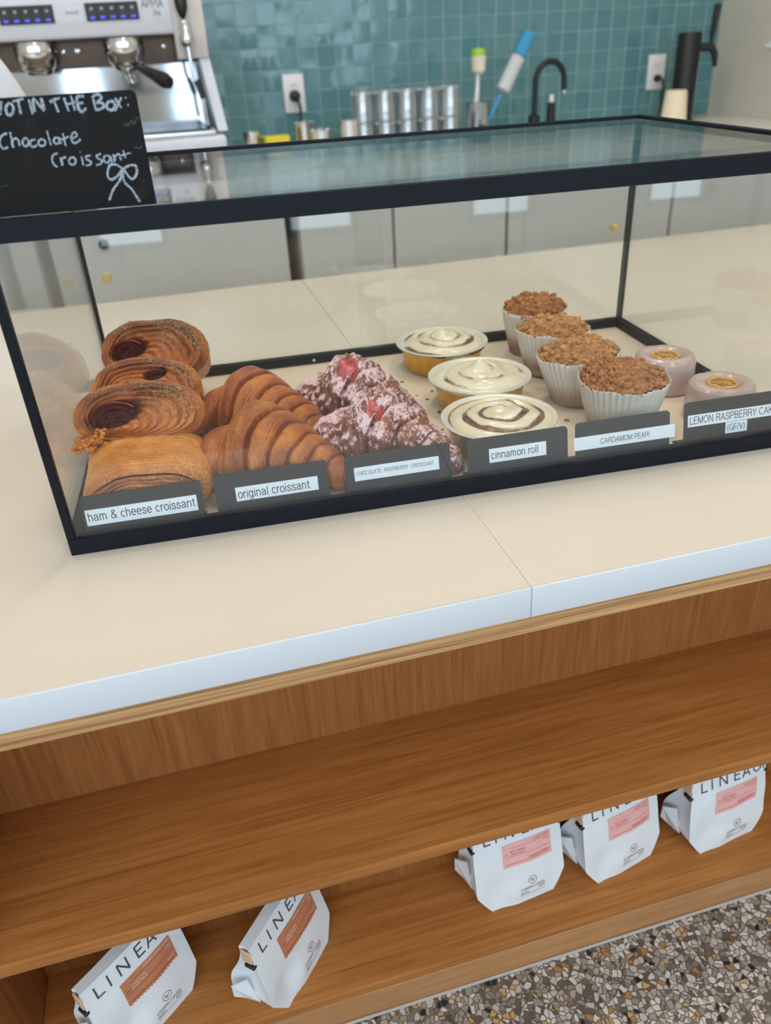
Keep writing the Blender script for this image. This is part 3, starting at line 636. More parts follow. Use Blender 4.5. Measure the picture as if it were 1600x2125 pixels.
def ham(x, y, z, tilt, roll, label, seed, a=.0610, b=.0340, L=.085, hole=(-.34, .14), hr=.22, deg=0, cheese=False, filled=True, bake=0.0):
    t = thing('ham_cheese_croissant', label, 'croissant', cl(x, y, z), PHI, G2)
    t.rotation_euler = (math.radians(tilt), math.radians(roll), PHI + math.radians(deg))
    mb, out = ham_croissant(a, b, L, seed, hole, hr, bake)
    mb.build('pastry', HAM_DOUGH, t, smooth=50)
    if filled:
        f = ham_fill(a, b, L, hole, seed, hr * 1.05).build('ham_slice', HAM, t); f['label'] = 'dark red slice of ham in the rolled end'
    if cheese:
        rr = random.Random(seed + 5); q = MB()
        for _ in range(110):
            g_ = lambda s: max(-2 * s, min(2 * s, rr.gauss(0, s))); cx, cy = -.80 * a + g_(.0085), -L / 2 + g_(.0030); cz = -.62 * b + .35 * (cx + .80 * a) + g_(.0042); r0 = rr.uniform(.0008, .0030)
            q.grid(10, 7, lambda u, v: (cx + r0 * 1.2 * math.cos(2 * PI * u) * math.sin(PI * v) * (1 + .8 * nz3(cx * 300 + u * 5, cy * 300, v * 5, 1)), cy + r0 * math.sin(2 * PI * u) * math.sin(PI * v), cz + r0 * .9 * math.cos(PI * v)), cu=True)
        cq = q.build('melted_cheese', CHEESE, t); cq['label'] = 'crisp orange cheese at the lower left corner'
    return t
ham(.0760, .0760, .0365, 6, 2, 'flat topped golden ham and cheese croissant directly behind its label, foremost of its stack', 5, hole=(.10, -.30), hr=.16, L=.088, bake=-.15)
ham(.0740, .1430, .0690, -29, 2, 'ham and cheese croissant second from the front, dark ham showing in its rolled end', 17, hole=(-.36, .06), hr=.34, a=.0655, b=.0365, cheese=True)
ham(.0760, .2270, .0660, -29, 4, 'ham and cheese croissant third from the front, mostly hidden in its stack', 31, a=.0610, b=.0350, hole=(.18, .42), hr=.16, bake=-.08)
ham(.0830, .3250, .0740, -30, 5, 'darkest ham and cheese croissant at the back of its stack by the rear glass', 43, a=.0650, b=.0420, hole=(-.46, .06), hr=.28, bake=.16)

# chocolate raspberry croissants dusted with sugar
M = Mat('dusted_chocolate_crust'); lam, dk, up = M.dat(); v = M.obj()
n1 = M.noise(v, 70, 6, 0.7); n2 = M.noise(v, 300, 6, 0.8); n3 = M.noise(v, 34, 4)
lin = M.math('MULTIPLY_ADD', M.math('SINE', M.math('ADD', M.math('MULTIPLY', lam, 2 * PI), M.math('MULTIPLY', n1, 5.0))), 0.5, 0.5)
f = M.math('ADD', M.math('MULTIPLY', dk, 0.45), M.math('ADD', M.math('MULTIPLY', n1, 0.45), M.math('MULTIPLY', lin, 0.12)))
base = M.ramp(f, [(0.15, srgb(176, 112, 78)), (0.42, srgb(140, 82, 58)), (0.7, srgb(84, 48, 38)), (0.95, srgb(52, 32, 28))])
sug = M.math('ADD', M.math('MULTIPLY', up, 0.62), M.math('ADD', M.math('MULTIPLY', M.math('SUBTRACT', n2, 0.5), 2.2), M.math('MULTIPLY', M.math('SUBTRACT', n3, 0.5), 1.5)))
sug = M.ramp(sug, [(0.40, (0, 0, 0, 1)), (0.56, (1, 1, 1, 1))])
M.p(Base_Color=M.mix(sug, base, srgb(232, 200, 206)), Roughness=M.math('MULTIPLY_ADD', sug, 0.45, 0.45), Normal=M.bump(M.math('ADD', n1, M.math('MULTIPLY', n2, 0.6)), 0.7, 0.0016))
CHOC = M.m
M = Mat('raspberry_jam'); nn = M.noise(M.obj(), 160, 4)
M.p(Base_Color=M.ramp(nn, [(0.3, srgb(150, 44, 50)), (0.6, srgb(204, 92, 92)), (0.8, srgb(226, 160, 160))]), Roughness=0.3, Coat_Weight=0.2, Normal=M.bump(nn, 0.5, 0.001))
JAM = M.m
def choc(L, R, seed, bend, lumpy):
    mb = croissant(L, R, seed, bend, lumpy=lumpy, edges=(-.70, -.42, .10, .38, .62, .82), squash=.90)
    # how much of the dusting each spot caught, from the way it faces
    me = bpy.data.meshes.new('dusting'); me.from_pydata(mb.v, [], mb.f); bm = bmesh.new(); bm.from_mesh(me); bmesh.ops.recalc_face_normals(bm, faces=bm.faces); bm.normal_update()
    nzs = [vv.normal.z for vv in bm.verts]; bm.free(); bpy.data.meshes.remove(me)
    mb.c = [(c[0], c[1], min(1, max(0, nzn)) ** .7, 1) for c, nzn in zip(mb.c, nzs)]
    return mb
def surface_patch(mb, cx, cy, rx, ry, seed, lift=.0006):
    """a blob of jam lying on the pastry: follows the upper side of the mesh around (cx, cy)"""
    q = MB(); so = seed * 3.1
    tree = BVHTree.FromPolygons([Vector(p) for p in mb.v], mb.f)
    def fn(u, v):
        a = 2 * PI * u; k = v * (1 + .45 * nz3(math.cos(a), math.sin(a), so, 1.8)); x, y = cx + rx * k * math.cos(a), cy + ry * k * math.sin(a)
        h = tree.ray_cast(Vector((x, y, .3)), Vector((0, 0, -1)))[0]
        return (x, y, (h.z if h else .01) + lift - .0016 * v ** 6)
    return q.grid(36, 12, fn, cu=True)
G3 = 'chocolate raspberry croissants in the case'
t = thing('chocolate_croissant', 'sugar dusted chocolate raspberry croissant directly behind its label', 'croissant', cl(.3260, .0960, BZ), PHI + math.radians(-30), G3)
mb = choc(.178, .0450, 61, .012, .10); mb.build('pastry', CHOC, t, smooth=60)
surface_patch(mb, -.004, -.020, .011, .009, 2).build('raspberry_jam', JAM, t)['label'] = 'small bare reddish spot'
t = thing('chocolate_croissant', 'sugar dusted chocolate raspberry croissant at the back with a big red jam spot', 'croissant', cl(.3190, .2080, BZ), PHI + math.radians(-33), G3)
mb = choc(.176, .0460, 83, .010, .12); mb.build('pastry', CHOC, t, smooth=60)
surface_patch(mb, -.006, -.014, .017, .015, 5).build('raspberry_jam', JAM, t)['label'] = 'red raspberry jam spot'

# cinnamon rolls in gold foil tins
M = Mat('gold_foil'); fn_ = M.noise(M.obj((1, 1, .3)), 90, 2)
M.p(Base_Color=M.ramp(fn_, [(0.3, srgb(206, 150, 46)), (0.7, srgb(226, 176, 72))]), Metallic=0.75, Roughness=0.36)
GOLD = M.m
RIM = plain('pale_foil_rim', srgb(222, 216, 200), 0.4, metal=0.25, var=0.03)
M = Mat('iced_roll'); gr, ed, _ = M.dat(); v = M.obj()
n1 = M.noise(v, 38, 4, 0.6); n2 = M.noise(v, 150, 3)
cin = M.ramp(M.noise(v, 120, 5, 0.7), [(0.35, srgb(74, 40, 34)), (0.65, srgb(132, 84, 62))])
ice = M.ramp(n1, [(0.3, srgb(216, 199, 164)), (0.5, srgb(230, 218, 188)), (0.7, srgb(228, 221, 208))])
k = M.math('ADD', gr, M.math('MULTIPLY', M.math('SUBTRACT', n1, 0.5), 1.3)); k = M.ramp(k, [(0.44, (0, 0, 0, 1)), (0.74, (1, 1, 1, 1))])
M.p(Base_Color=M.mix(k, ice, cin), Roughness=0.28, Coat_Weight=0.25, Normal=M.bump(M.math('ADD', n1, M.math('MULTIPLY', n2, 0.3)), 0.35, 0.002), Subsurface_Weight=0.08, Subsurface_Radius=(.004, .003, .002))
ICED = M.m
G4 = 'cinnamon rolls in the case'
def cinnamon(x, y, label, seed, ice_amt, peak, rot=0.0, dome=.010):
    t = thing('cinnamon_roll', label, 'cinnamon roll', cl(x, y, BZ), PHI + rot, G4)
    tin = MB().lathe([(0, 0), (.048, 0), (.0505, .0012), (.0525, .006), (.0565, .0335), (.0560, .0340), (.0520, .007), (0, .003)], 72).build('foil_tin', GOLD, t); tin['label'] = 'gold foil tin'
    MB().lathe([(.0560, .0340), (.0632, .0345), (.0642, .0353), (.0638, .0364), (.0620, .0364), (.0575, .0352), (.0560, .0340)], 96).build('rim', RIM, tin)
    rr = random.Random(seed); so = rr.uniform(0, 40)
    def top(u, v):
        th = 2 * PI * u; rho = v
        ph = rho * 3.3 - u + .10 * nz3(rho * 3 * math.cos(th), rho * 3 * math.sin(th), so, 1)
        g = .5 + .5 * math.cos(2 * PI * ph); g = g ** 1.5 * (.35 + .65 * sstep(.12, .35, rho))
        z = .0335 + dome * (1 - rho ** 2.2) - .0030 * g * (1 - ice_amt * .5) + peak * math.exp(-(rho / .17) ** 2) + .0035 * nz3(rho * 2.4 * math.cos(th), rho * 2.4 * math.sin(th), so + 5, 1) * (1 - rho ** 4)
        r_ = .0605 * rho
        if rho > .93: z -= (rho - .93) * .02
        exposed = (1 - ice_amt) + .75 * nz3(rho * 1.6 * math.cos(th), rho * 1.6 * math.sin(th), so + 11, 1)
        return (r_ * math.cos(th), r_ * math.sin(th), z), (max(0, g * min(1.0, max(0.0, exposed))), rho, 0, 1)
    MB().grid(140, 60, top, cu=True).build('iced_bun', ICED, t, smooth=80)
    return t
cinnamon(.4530, .0900, 'iced cinnamon roll in gold tin directly behind the cinnamon roll label', 3, .10, .006, 2.4, .011)
cinnamon(.4725, .2170, 'thickly iced cinnamon roll in gold tin, middle of its three', 9, .60, .011, 0.6, .012)
cinnamon(.4640, .3590, 'cinnamon roll in gold tin at the back, with a bare brown patch at its left', 14, .22, .004, 3.9, .014)

# cardamom pear muffins
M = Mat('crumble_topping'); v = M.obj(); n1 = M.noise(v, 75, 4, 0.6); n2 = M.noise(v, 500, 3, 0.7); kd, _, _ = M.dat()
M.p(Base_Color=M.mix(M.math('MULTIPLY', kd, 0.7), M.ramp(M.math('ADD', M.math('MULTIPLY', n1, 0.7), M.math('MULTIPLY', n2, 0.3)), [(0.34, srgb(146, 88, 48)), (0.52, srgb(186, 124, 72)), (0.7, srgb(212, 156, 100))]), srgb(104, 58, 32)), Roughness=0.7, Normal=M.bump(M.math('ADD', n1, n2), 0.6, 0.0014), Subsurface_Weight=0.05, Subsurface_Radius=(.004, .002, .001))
CRUMBLE = M.m
M = Mat('golden_crumble'); v = M.obj(); n1 = M.noise(v, 75, 4, 0.6); n2 = M.noise(v, 500, 3, 0.7); kd, _, _ = M.dat()
M.p(Base_Color=M.mix(M.math('MULTIPLY', kd, 0.7), M.ramp(M.math('ADD', M.math('MULTIPLY', n1, 0.7), M.math('MULTIPLY', n2, 0.3)), [(0.34, srgb(166, 108, 60)), (0.52, srgb(200, 146, 88)), (0.7, srgb(220, 172, 112))]), srgb(124, 74, 42)), Roughness=0.7, Normal=M.bump(M.math('ADD', n1, n2), 0.6, 0.0014))
GOLD_CRUMBLE = M.m
M = Mat('fluted_paper'); st, _, _ = M.dat(); v = M.obj(); n1 = M.noise(v, 50, 4)
M.p(Base_Color=M.mix(M.math('MULTIPLY', st, M.math('MULTIPLY_ADD', n1, 1.0, 0.5), clamp=True), srgb(228, 220, 208), srgb(140, 98, 74)), Roughness=0.6, Subsurface_Weight=0.1, Subsurface_Radius=(.004, .003, .002))
PAPER = M.m
G5 = 'cardamom pear muffins in the case'
def muffin(x, y, label, seed, tilt=(0, 0), rb=.0335, rt=.0490, h=.058, bump=.0055, top=.020, stain=.6, topping=None):
    topping = topping or CRUMBLE
    rr = random.Random(seed); so = rr.uniform(0, 90)
    t = thing('muffin', label, 'muffin', cl(x, y, BZ), PHI, G5)
    t.rotation_euler = (math.radians(tilt[0]), math.radians(tilt[1]), PHI)
    NP = 44
    def rad(u, v, off=0):
        tri = abs(2 * frac(u * NP + .15 * nz3(u * 20, v, so, 1)) - 1) - .5
        return rb + (rt - rb) * v ** .85 + (.0009 + .0018 * v) * tri + off + .0022 * v * v * nz3(math.cos(2 * PI * u) * 2, math.sin(2 * PI * u) * 2, so + 4, 1)
    def zt(u, v): return h * v + (.0030 * nz3(math.cos(2 * PI * u) * 3, math.sin(2 * PI * u) * 3, so, 1) * v if v > .5 else 0)
    q = MB()
    def outer(u, v): r = rad(u, v); return (r * math.cos(2 * PI * u), r * math.sin(2 * PI * u), zt(u, v) + .0005), (stain * sstep(.62, .12, v) + .12 * stain, 0, 0, 1)
    def inner(u, v): r = rad(u, 1 - v, -.0007); return (r * math.cos(2 * PI * u), r * math.sin(2 * PI * u), zt(u, 1 - v) + .0008), (.2 * stain, 0, 0, 1)
    q.grid(NP * 6, 14, outer, cu=True); b0 = len(q.v); q.grid(NP * 6, 14, inner, cu=True)
    n = NP * 6
    q.f += [(13 * n + i, 13 * n + (i + 1) % n, b0 + (i + 1) % n, b0 + i) for i in range(n)]
    q.f.append(tuple(range(n - 1, -1, -1)))
    q.build('paper_liner', PAPER, t, smooth=70)
    R = rt - .0035
    def crown(u, v):
        a = 2 * PI * u; ph = v * PI / 2 * 1.12
        d = Vector((math.sin(ph) * math.cos(a), math.sin(ph) * math.sin(a), math.cos(ph)))
        p = d * 9.0 + Vector((so, so * .7, 0))
        w = Vector((noise.noise(p * .5), noise.noise(p * .5 + Vector((9, 2, 4))), noise.noise(p * .5 + Vector((3, 7, 1))))) * .3
        f1 = noise.voronoi(p * .95 + w)[0][0]; f2 = noise.voronoi(p * 2.3 + w)[0][0]
        bb = bump * .62 * (1.0 - min(1, f1 * 1.3) ** 2) + bump * .22 * (1 - min(1, f2 * 1.5) ** 2) + .003 * noise.noise(d * 2.1 + Vector((so, 0, 0)))
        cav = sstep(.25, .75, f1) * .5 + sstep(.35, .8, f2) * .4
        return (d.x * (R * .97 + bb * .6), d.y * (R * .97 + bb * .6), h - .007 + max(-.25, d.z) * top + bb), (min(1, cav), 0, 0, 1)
    q = MB().grid(150, 70, crown, cu=True)
    for _ in range(150):
        a = rr.uniform(0, 2 * PI); vv = math.sqrt(rr.random()) * .86; (px, py, pz), _c = crown(a / (2 * PI), vv)
        r0 = rr.choice((.0014, .0018, .0024, .0032, .0038)); s2 = rr.uniform(0, 90); dkv = rr.uniform(0, .35)
        q.grid(10, 7, lambda u, v: ((px + r0 * 1.15 * math.cos(2 * PI * u) * math.sin(PI * v) * (1 + .5 * nz3(u * 4, v * 4, s2, 1)), py + r0 * math.sin(2 * PI * u) * math.sin(PI * v) * (1 + .4 * nz3(u * 4, v * 4, s2 + 9, 1)), pz + r0 * .3 - r0 * .85 * math.cos(PI * v)), (dkv, 0, 0, 1)), cu=True)
    q.build('crumble_top', topping, t, smooth=180)
    return t
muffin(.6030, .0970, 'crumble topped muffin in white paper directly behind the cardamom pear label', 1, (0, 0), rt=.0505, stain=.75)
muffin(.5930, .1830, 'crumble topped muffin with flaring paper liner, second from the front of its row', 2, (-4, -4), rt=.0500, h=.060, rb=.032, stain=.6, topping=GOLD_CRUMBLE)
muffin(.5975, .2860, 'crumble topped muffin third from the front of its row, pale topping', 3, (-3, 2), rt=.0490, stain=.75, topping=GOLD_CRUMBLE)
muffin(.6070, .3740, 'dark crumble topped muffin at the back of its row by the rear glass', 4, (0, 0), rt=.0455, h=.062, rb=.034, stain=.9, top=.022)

# lemon raspberry cakes: round, glazed pink, a dried lemon slice on top
M = Mat('pink_glaze'); n1 = M.noise(M.obj(), 45, 4); n2 = M.noise(M.obj((1, 1, .25)), 60, 3)
M.p(Base_Color=M.ramp(n1, [(0.3, srgb(190, 160, 156)), (0.6, srgb(206, 180, 174)), (0.8, srgb(216, 194, 188))]), Roughness=0.28, Coat_Weight=0.35, Normal=M.bump(n2, 0.25, 0.003), Subsurface_Weight=0.12, Subsurface_Radius=(.005, .003, .002))
GLAZE = M.m
LEMON = plain('dried_lemon_flesh', srgb(168, 110, 54), 0.4, var=0.35, scale=220, coat=0.3, bump=0.5)
RIND = plain('lemon_rind', srgb(224, 176, 92), 0.5, var=0.15, scale=120)
G6 = 'lemon raspberry cakes in the case'
def cake(x, y, label, seed, rot, ang0):
    rr = random.Random(seed); so = rr.uniform(0, 50)
    t = thing('lemon_raspberry_cake', label, 'cake', cl(x, y, BZ), PHI + rot, G6)
    prof = [(0, 0), (.036, 0), (.0385, .002), (.0388, .010), (.0378, .024), (.0374, .034), (.0362, .0395), (.0335, .0430), (.0295, .0445), (.0240, .0440), (.0205, .0415), (.0185, .0395), (0, .0390)]
    P_ = []
    for i in range(len(prof) - 1):
        for k_ in range(6): P_.append(tuple(prof[i][j] + (prof[i + 1][j] - prof[i][j]) * k_ / 6 for j in (0, 1)))
    P_.append(prof[-1])
    def fn(u, v):
        r, z = P_[round(v * (len(P_) - 1))]; a = 2 * PI * u
        dr = .0016 * nz3(math.cos(a) * 1.5, math.sin(a) * 1.5, z * 30 + so, 1) + (.0010 * nz3(math.cos(a) * 6, math.sin(a) * 6, z * 12 + so, 1) if .004 < z < .034 else 0)
        r2 = r * (1 + dr / .037)
        return (r2 * math.cos(a), r2 * math.sin(a), z + (.0014 * nz3(r * 60 * math.cos(a), r * 60 * math.sin(a), so, 1) if z > .03 else 0))
    MB().grid(80, len(P_), fn, cu=True).build('glazed_cake', GLAZE, t, smooth=60)
    sl = MB()
    for k_ in range(8):
        a0 = ang0 + k_ * PI / 4 + .06; a1 = a0 + PI / 4 - .12
        def seg(u, v):
            a = a0 + (a1 - a0) * u; r = .0015 + .0125 * v
            return (r * math.cos(a), r * math.sin(a), .0412 + .0012 * math.sin(PI * u) * math.sin(PI * v))
        sl.grid(8, 8, seg)
    sq = sl.build('lemon_slice', LEMON, t); sq['label'] = 'dried lemon slice'
    ring = [(.0155 * math.cos(2 * PI * i / 40), .0155 * math.sin(2 * PI * i / 40), .0412 + .0007 * math.sin(i)) for i in range(41)]
    MB().tube(ring, .0016, 8, caps=False).build('rind', RIND, sq)
    for k_ in range(8):
        a = ang0 + k_ * PI / 4
        sl2 = MB().tube([(.0008 * math.cos(a), .0008 * math.sin(a), .0418), (.0148 * math.cos(a), .0148 * math.sin(a), .0418)], .0005, 6); sl2.build('membrane', RIND, sq)
    return t
cake(.7080, .1880, 'round pink glazed cake with dried lemon, behind the other cake', 1, .3, .2)
cake(.7210, .0840, 'round pink glazed cake with dried lemon, directly behind the lemon raspberry label', 2, 1.4, .5)

# crumbs on the case floor
CRUMB = plain('crust_crumb', srgb(150, 88, 52), 0.8, var=0.3, scale=300)
rr = random.Random(21)
spots = [(.402, .262), (.412, .245), (.384, .300), (.395, .315), (.425, .270), (.37, .335), (.36, .352), (.300, .345), (.285, .322), (.415, .200), (.39, .285), (.44, .300), (.545, .150), (.552, .128), (.536, .172), (.30, .30), (.405, .150), (.66, .235), (.655, .125)]
for i, (x, y) in enumerate(spots):
    s = rr.uniform(.0010, .0024); q = MB(); so = i * 3.7
    q.grid(8, 6, lambda u, v: (s * 1.5 * math.cos(2 * PI * u) * math.sin(PI * v) * (1 + .5 * nz3(u * 5, v * 5, so, 1)), s * math.sin(2 * PI * u) * math.sin(PI * v), .35 * s * (1 + math.cos(PI * v)) + 1e-4), cu=True)
    o = q.build('pastry_crumb', CRUMB); o.location = cl(x, y, .0046); o.rotation_euler = (0, 0, rr.uniform(0, 6))
    tag(o, 'small brown crumb lying on the cream case floor', 'crumb', 'crumbs on the case floor')

# ------------------------------------------------------------------ coffee bags on the lower shelf
M = Mat('white_bag_paper'); n1 = M.noise(M.obj(), 18, 3); n2 = M.noise(M.obj(), 60, 3)
M.p(Base_Color=M.ramp(n1, [(0.3, srgb(226, 229, 232)), (0.7, srgb(234, 236, 238))]), Roughness=0.48, Normal=M.bump(n2, 0.06, 0.003))
BAG = M.m
BAG_INK = plain('bag_ink', srgb(70, 74, 72), 0.5)
GREY_INK = plain('grey_bag_ink', srgb(128, 128, 124), 0.5)
PINK_LABEL = plain('pink_paper_label', srgb(236, 178, 170), 0.6, var=0.02)
RUST_LABEL = plain('rust_paper_label', srgb(196, 124, 88), 0.6, var=0.03)
RED_INK = plain('rose_ink', srgb(206, 110, 112), 0.6)
PALE_INK = plain('pale_ink', srgb(238, 214, 202), 0.6)
BROWN_INK = plain('brown_ink', srgb(122, 74, 52), 0.6)
TIE = plain('black_tin_tie', srgb(28, 28, 32), 0.5)
KRAFT = plain('kraft_fold', srgb(214, 184, 146), 0.7)
BH = .1215
def bag(x, y, yaw, lean, label, seed, rust, group, lines):
    rr = random.Random(seed); so = rr.uniform(0, 60)
    t = thing('coffee_bag', label, 'coffee bag', (x, y, -.5248), math.radians(yaw), group)
    st = math.tan(math.radians(lean)); cz = math.cos(math.radians(lean))
    def hw(z):
        if z < .028: return .0420 + (.0600 - .0420) * (z / .028) ** .9
        return .0600 - .002 * sstep(.06, .128, z)
    def dep(z): return .054 - .041 * sstep(.03, .1215, z)
    def front(xx, z):                         # the printed face: leans back, a little puffed, dented low on the left
        b = -.003 * math.cos(min(1, abs(xx) / .06) * PI / 2) * sstep(0, .03, z) * (1 - sstep(.07, .13, z))
        d = .0055 * math.exp(-(((xx + .030) / .020) ** 2 + ((z - .030) / .024) ** 2)) - .003 * math.exp(-(((xx + .012) / .012) ** 2 + ((z - .016) / .016) ** 2))
        c = .0016 * nz3(xx * 30, z * 30, so, 1) * (1 if z < .09 else .5)
        return z * st + b + d + c
    NF, NSD, NZ = 26, 8, 40; zs = [BH * k / (NZ - 1) for k in range(NZ)]
    q = MB(); rows = []
    for z in zs:
        w, d = hw(z), dep(z); row = []
        for i in range(NF): xx = -w + 2 * w * i / (NF - 1); row.append((xx, front(xx, z), z * cz))
        for i in range(1, NSD):
            u = i / NSD; y0 = front(w, z); row.append((w - .011 * math.sin(PI * u) * sstep(.02, .06, z) * (1 - .8 * sstep(.07, .10, z)) + .004 * math.sin(2 * PI * u) * sstep(.04, .0, z), y0 + (z * st + d - y0) * u, z * cz))
        for i in range(NF): xx = w - 2 * w * i / (NF - 1); row.append((xx, z * st + d + .001 * nz3(xx * 30, z * 30, so + 8, 1), z * cz))
        for i in range(1, NSD):
            u = i / NSD; y0 = front(-w, z); row.append((-w + .011 * math.sin(PI * u) * sstep(.02, .06, z) * (1 - .8 * sstep(.07, .10, z)), z * st + d + (y0 - z * st - d) * u, z * cz))
        rows.append(row)
    n = len(rows[0])
    for row in rows: q.v += row
    for j in range(NZ - 1):
        for i in range(n): q.f.append((j * n + i, j * n + (i + 1) % n, (j + 1) * n + (i + 1) % n, (j + 1) * n + i))
    q.f.append(tuple(range(n - 1, -1, -1))); q.f.append(tuple((NZ - 1) * n + i for i in range(n)))
    q.build('paper_bag', BAG, t, smooth=55)
    def onbag(mb, lift): mb.v = [(px, front(px, pz) - lift, pz * cz) for px, _, pz in mb.v]; return mb
    # paper label, cut wavy along the bottom, with its printing
    xl, xr, zb, ztp = -.0225, .0440, .0590, .0925
    def lab(u, v):
        zbot = zb + .0009 * math.sin(u * 2 * PI * 16)
        return (xl + (xr - xl) * u, 0, zbot + (ztp - zbot) * v)
    lb = onbag(MB().grid(80, 12, lab), .0006).build('label', RUST_LABEL if rust else PINK_LABEL, t); lb['label'] = 'rust coloured paper label' if rust else 'pink paper label'
    p1 = MB(); p2 = MB()
    add_text(p1, lines[0], xr - .002, 0, ztp - .0045, height=.0026, align='RIGHT')
    add_text(p1, lines[1], xl + .010, 0, ztp - .0125, height=.0027); add_text(p1, lines[2], xl + .010, 0, ztp - .0165, height=.0027)
    add_text(p1, lines[3], xr - .003, 0, zb + .0066, height=.0030, align='RIGHT', thick=.01)
    add_text(p1, lines[4], xr - .003, 0, ztp - .0100, height=.0026, align='RIGHT')
    for zz, x0 in ((ztp - .0062, xl + .010), (ztp - .0185, xl + .003)):
        p2.add([(x0 + (xr - .003 - x0) * (i % 20) / 19, 0, zz + (.0003 if i >= 20 else 0)) for i in range(40)], [(i, i + 1, i + 21, i + 20) for i in range(19)])
    p2.add([(xl + .004 + (xr - xl - .008) * (i % 20) / 19, 0, zb + .0044 + (.0006 if i >= 20 else 0)) for i in range(40)], [(i, i + 1, i + 21, i + 20) for i in range(19)])
    add_text(p2, 'MIX', xl + .003, 0, ztp - .0145, height=.0022)
    onbag(p1, .0011).build('label_print', PALE_INK if rust else RED_INK, lb, smooth=0); onbag(p2, .0011).build('label_rule', BROWN_INK if rust else RED_INK, lb, smooth=0)
    # big spaced capitals above the label, built stroke by stroke
    q = MB(); pit = .0176; z0, hh, th = .1003, .0152, .0018; x0 = -.0440
    def bar(ax, az, bx, bz):
        dx, dz = bx - ax, bz - az; l = math.hypot(dx, dz); nx, nz_ = -dz / l * th / 2, dx / l * th / 2
        m_ = 6; vs = []
        for k_ in range(m_ + 1): vs += [(ax + dx * k_ / m_ + nx, 0, az + dz * k_ / m_ + nz_), (ax + dx * k_ / m_ - nx, 0, az + dz * k_ / m_ - nz_)]
        q.add(vs, [(2 * k_, 2 * k_ + 1, 2 * k_ + 3, 2 * k_ + 2) for k_ in range(m_)])
    L_ = {'L': [(0, 1, 0, 0), (0, .05, .55, .05)], 'I': [(0, 1, 0, 0)], 'N': [(0, 0, 0, 1), (0, 1, .72, 0), (.72, 0, .72, 1)], 'E': [(0, 0, 0, 1), (0, .95, .58, .95), (0, .52, .5, .52), (0, .05, .58, .05)],
          'A': [(0, 0, .38, 1), (.38, 1, .76, 0), (.14, .34, .62, .34)],
          'G': [(.78 - .4 + .42 * math.cos(a), .5 + .48 * math.sin(a), .78 - .4 + .42 * math.cos(b), .5 + .48 * math.sin(b)) for a, b in zip(np.linspace(.8, 5.6, 13)[:-1], np.linspace(.8, 5.6, 13)[1:])] + [(.45, .45, .78, .45), (.78, .45, .78, .15)]}
    for ch, px in zip('LINEAGE', (0, .9, 1.6, 2.9, 3.62, 4.65, 5.6)):
        for (a_, b_, c_, d_) in L_[ch]:
            xa, xb = x0 + px * pit + a_ * hh, x0 + px * pit + c_ * hh
            if max(xa, xb) < .0562: bar(xa, z0 + b_ * hh, xb, z0 + d_ * hh)
    onbag(q, .0005).build('lettering', BAG_INK, t, smooth=0)
    # round mark and the lines of small print
    q = MB(); cx, cz_ = .0144, .0302
    for k_ in range(28):
        a, b = 2 * PI * k_ / 28, 2 * PI * (k_ + 1) / 28
        q.add([(cx + r_ * math.cos(g_), 0, cz_ + r_ * math.sin(g_)) for g_ in (a, b) for r_ in (.0052, .0059)], [(0, 1, 3, 2)])
    th = .0007
    for s_ in ((-.003, .0022, -.0004, -.0028), (-.0004, -.0028, .0032, .0028), (-.001, .0012, .0012, -.0004), (-.0028, -.0006, -.0004, .0016)): bar(cx + s_[0], cz_ + s_[1], cx + s_[2], cz_ + s_[3])
    onbag(q, .0005).build('round_mark', GREY_INK, t, smooth=0)
    q = MB(); add_text(q, 'STUNNING COFFEES', -.0035, 0, .0185, width=.0340, height=.0030); add_text(q, 'BEAN', .0305, 0, .0140, height=.0029, align='RIGHT'); add_text(q, 'WHOLE', -.0035, 0, .0128, height=.0029)
    for k_ in range(10): q.add([(-.0035 + .0034 * k_, 0, .0105), (-.0035 + .0034 * k_ + .0026, 0, .0105), (-.0035 + .0034 * k_ + .0026, 0, .0110), (-.0035 + .0034 * k_, 0, .0110)], [(0, 1, 2, 3)])
    onbag(q, .0005).build('small_print', BAG_INK, t, smooth=0)
    # tin tie folded round both edges, and the gusset ear standing out at the left
    for s in (-1, 1):
        w = hw(.097); y0 = .097 * st; MB().box(s * w - .0030, s * w + .0028, y0 - .0010, y0 + .012, .0930 * cz, .0980 * cz, .001, 1).build('tin_tie', TIE, t)
        MB().box(s * w - .0012, s * w + .0008, y0 + .0020, y0 + .016, .0990 * cz, .1195 * cz, .001, 1).build('fold_edge', KRAFT, t)['label'] = 'tan folded edge'
    ear = MB().add([(-.0595, .026 + .052 * st, .056), (-.0700, .040 + .05 * st, .050), (-.0690, .046 + .03 * st, .028), (-.0610, .040 + .02 * st, .018), (-.0575, .022 + .02 * st, .018),
                    (-.0580, .027 + .052 * st, .056), (-.0692, .042 + .05 * st, .050), (-.0682, .047 + .03 * st, .028), (-.0602, .041 + .02 * st, .018), (-.0560, .023 + .02 * st, .018)],
                   [(0, 1, 2, 3, 4), (9, 8, 7, 6, 5), (0, 5, 6, 1), (1, 6, 7, 2), (2, 7, 8, 3), (3, 8, 9, 4), (4, 9, 5, 0)])
    ear.build('side_gusset', BAG, t, smooth=0)
    return t
RL = ('GUIGO LOPEZ SANTIAGO', 'CHOCOLATE', 'DRIED FRUIT', 'HUILA', 'WASHED')
RL = ('ROASTED COFFEE BLEND', 'CHOCOLATE', 'BAKED FRUIT', 'EAST', 'FINE')
PL = ('BLEND  COFFEE', 'RED CURRANT', 'CANE SUGAR', 'WASHED ARABICA', '12 OZ')
GB = 'white coffee bags on the lower shelf'
bag(-.0198, -.1545, 39, 12, 'white coffee bag with rust label at the left end of the lower shelf', 1, True, GB, RL)
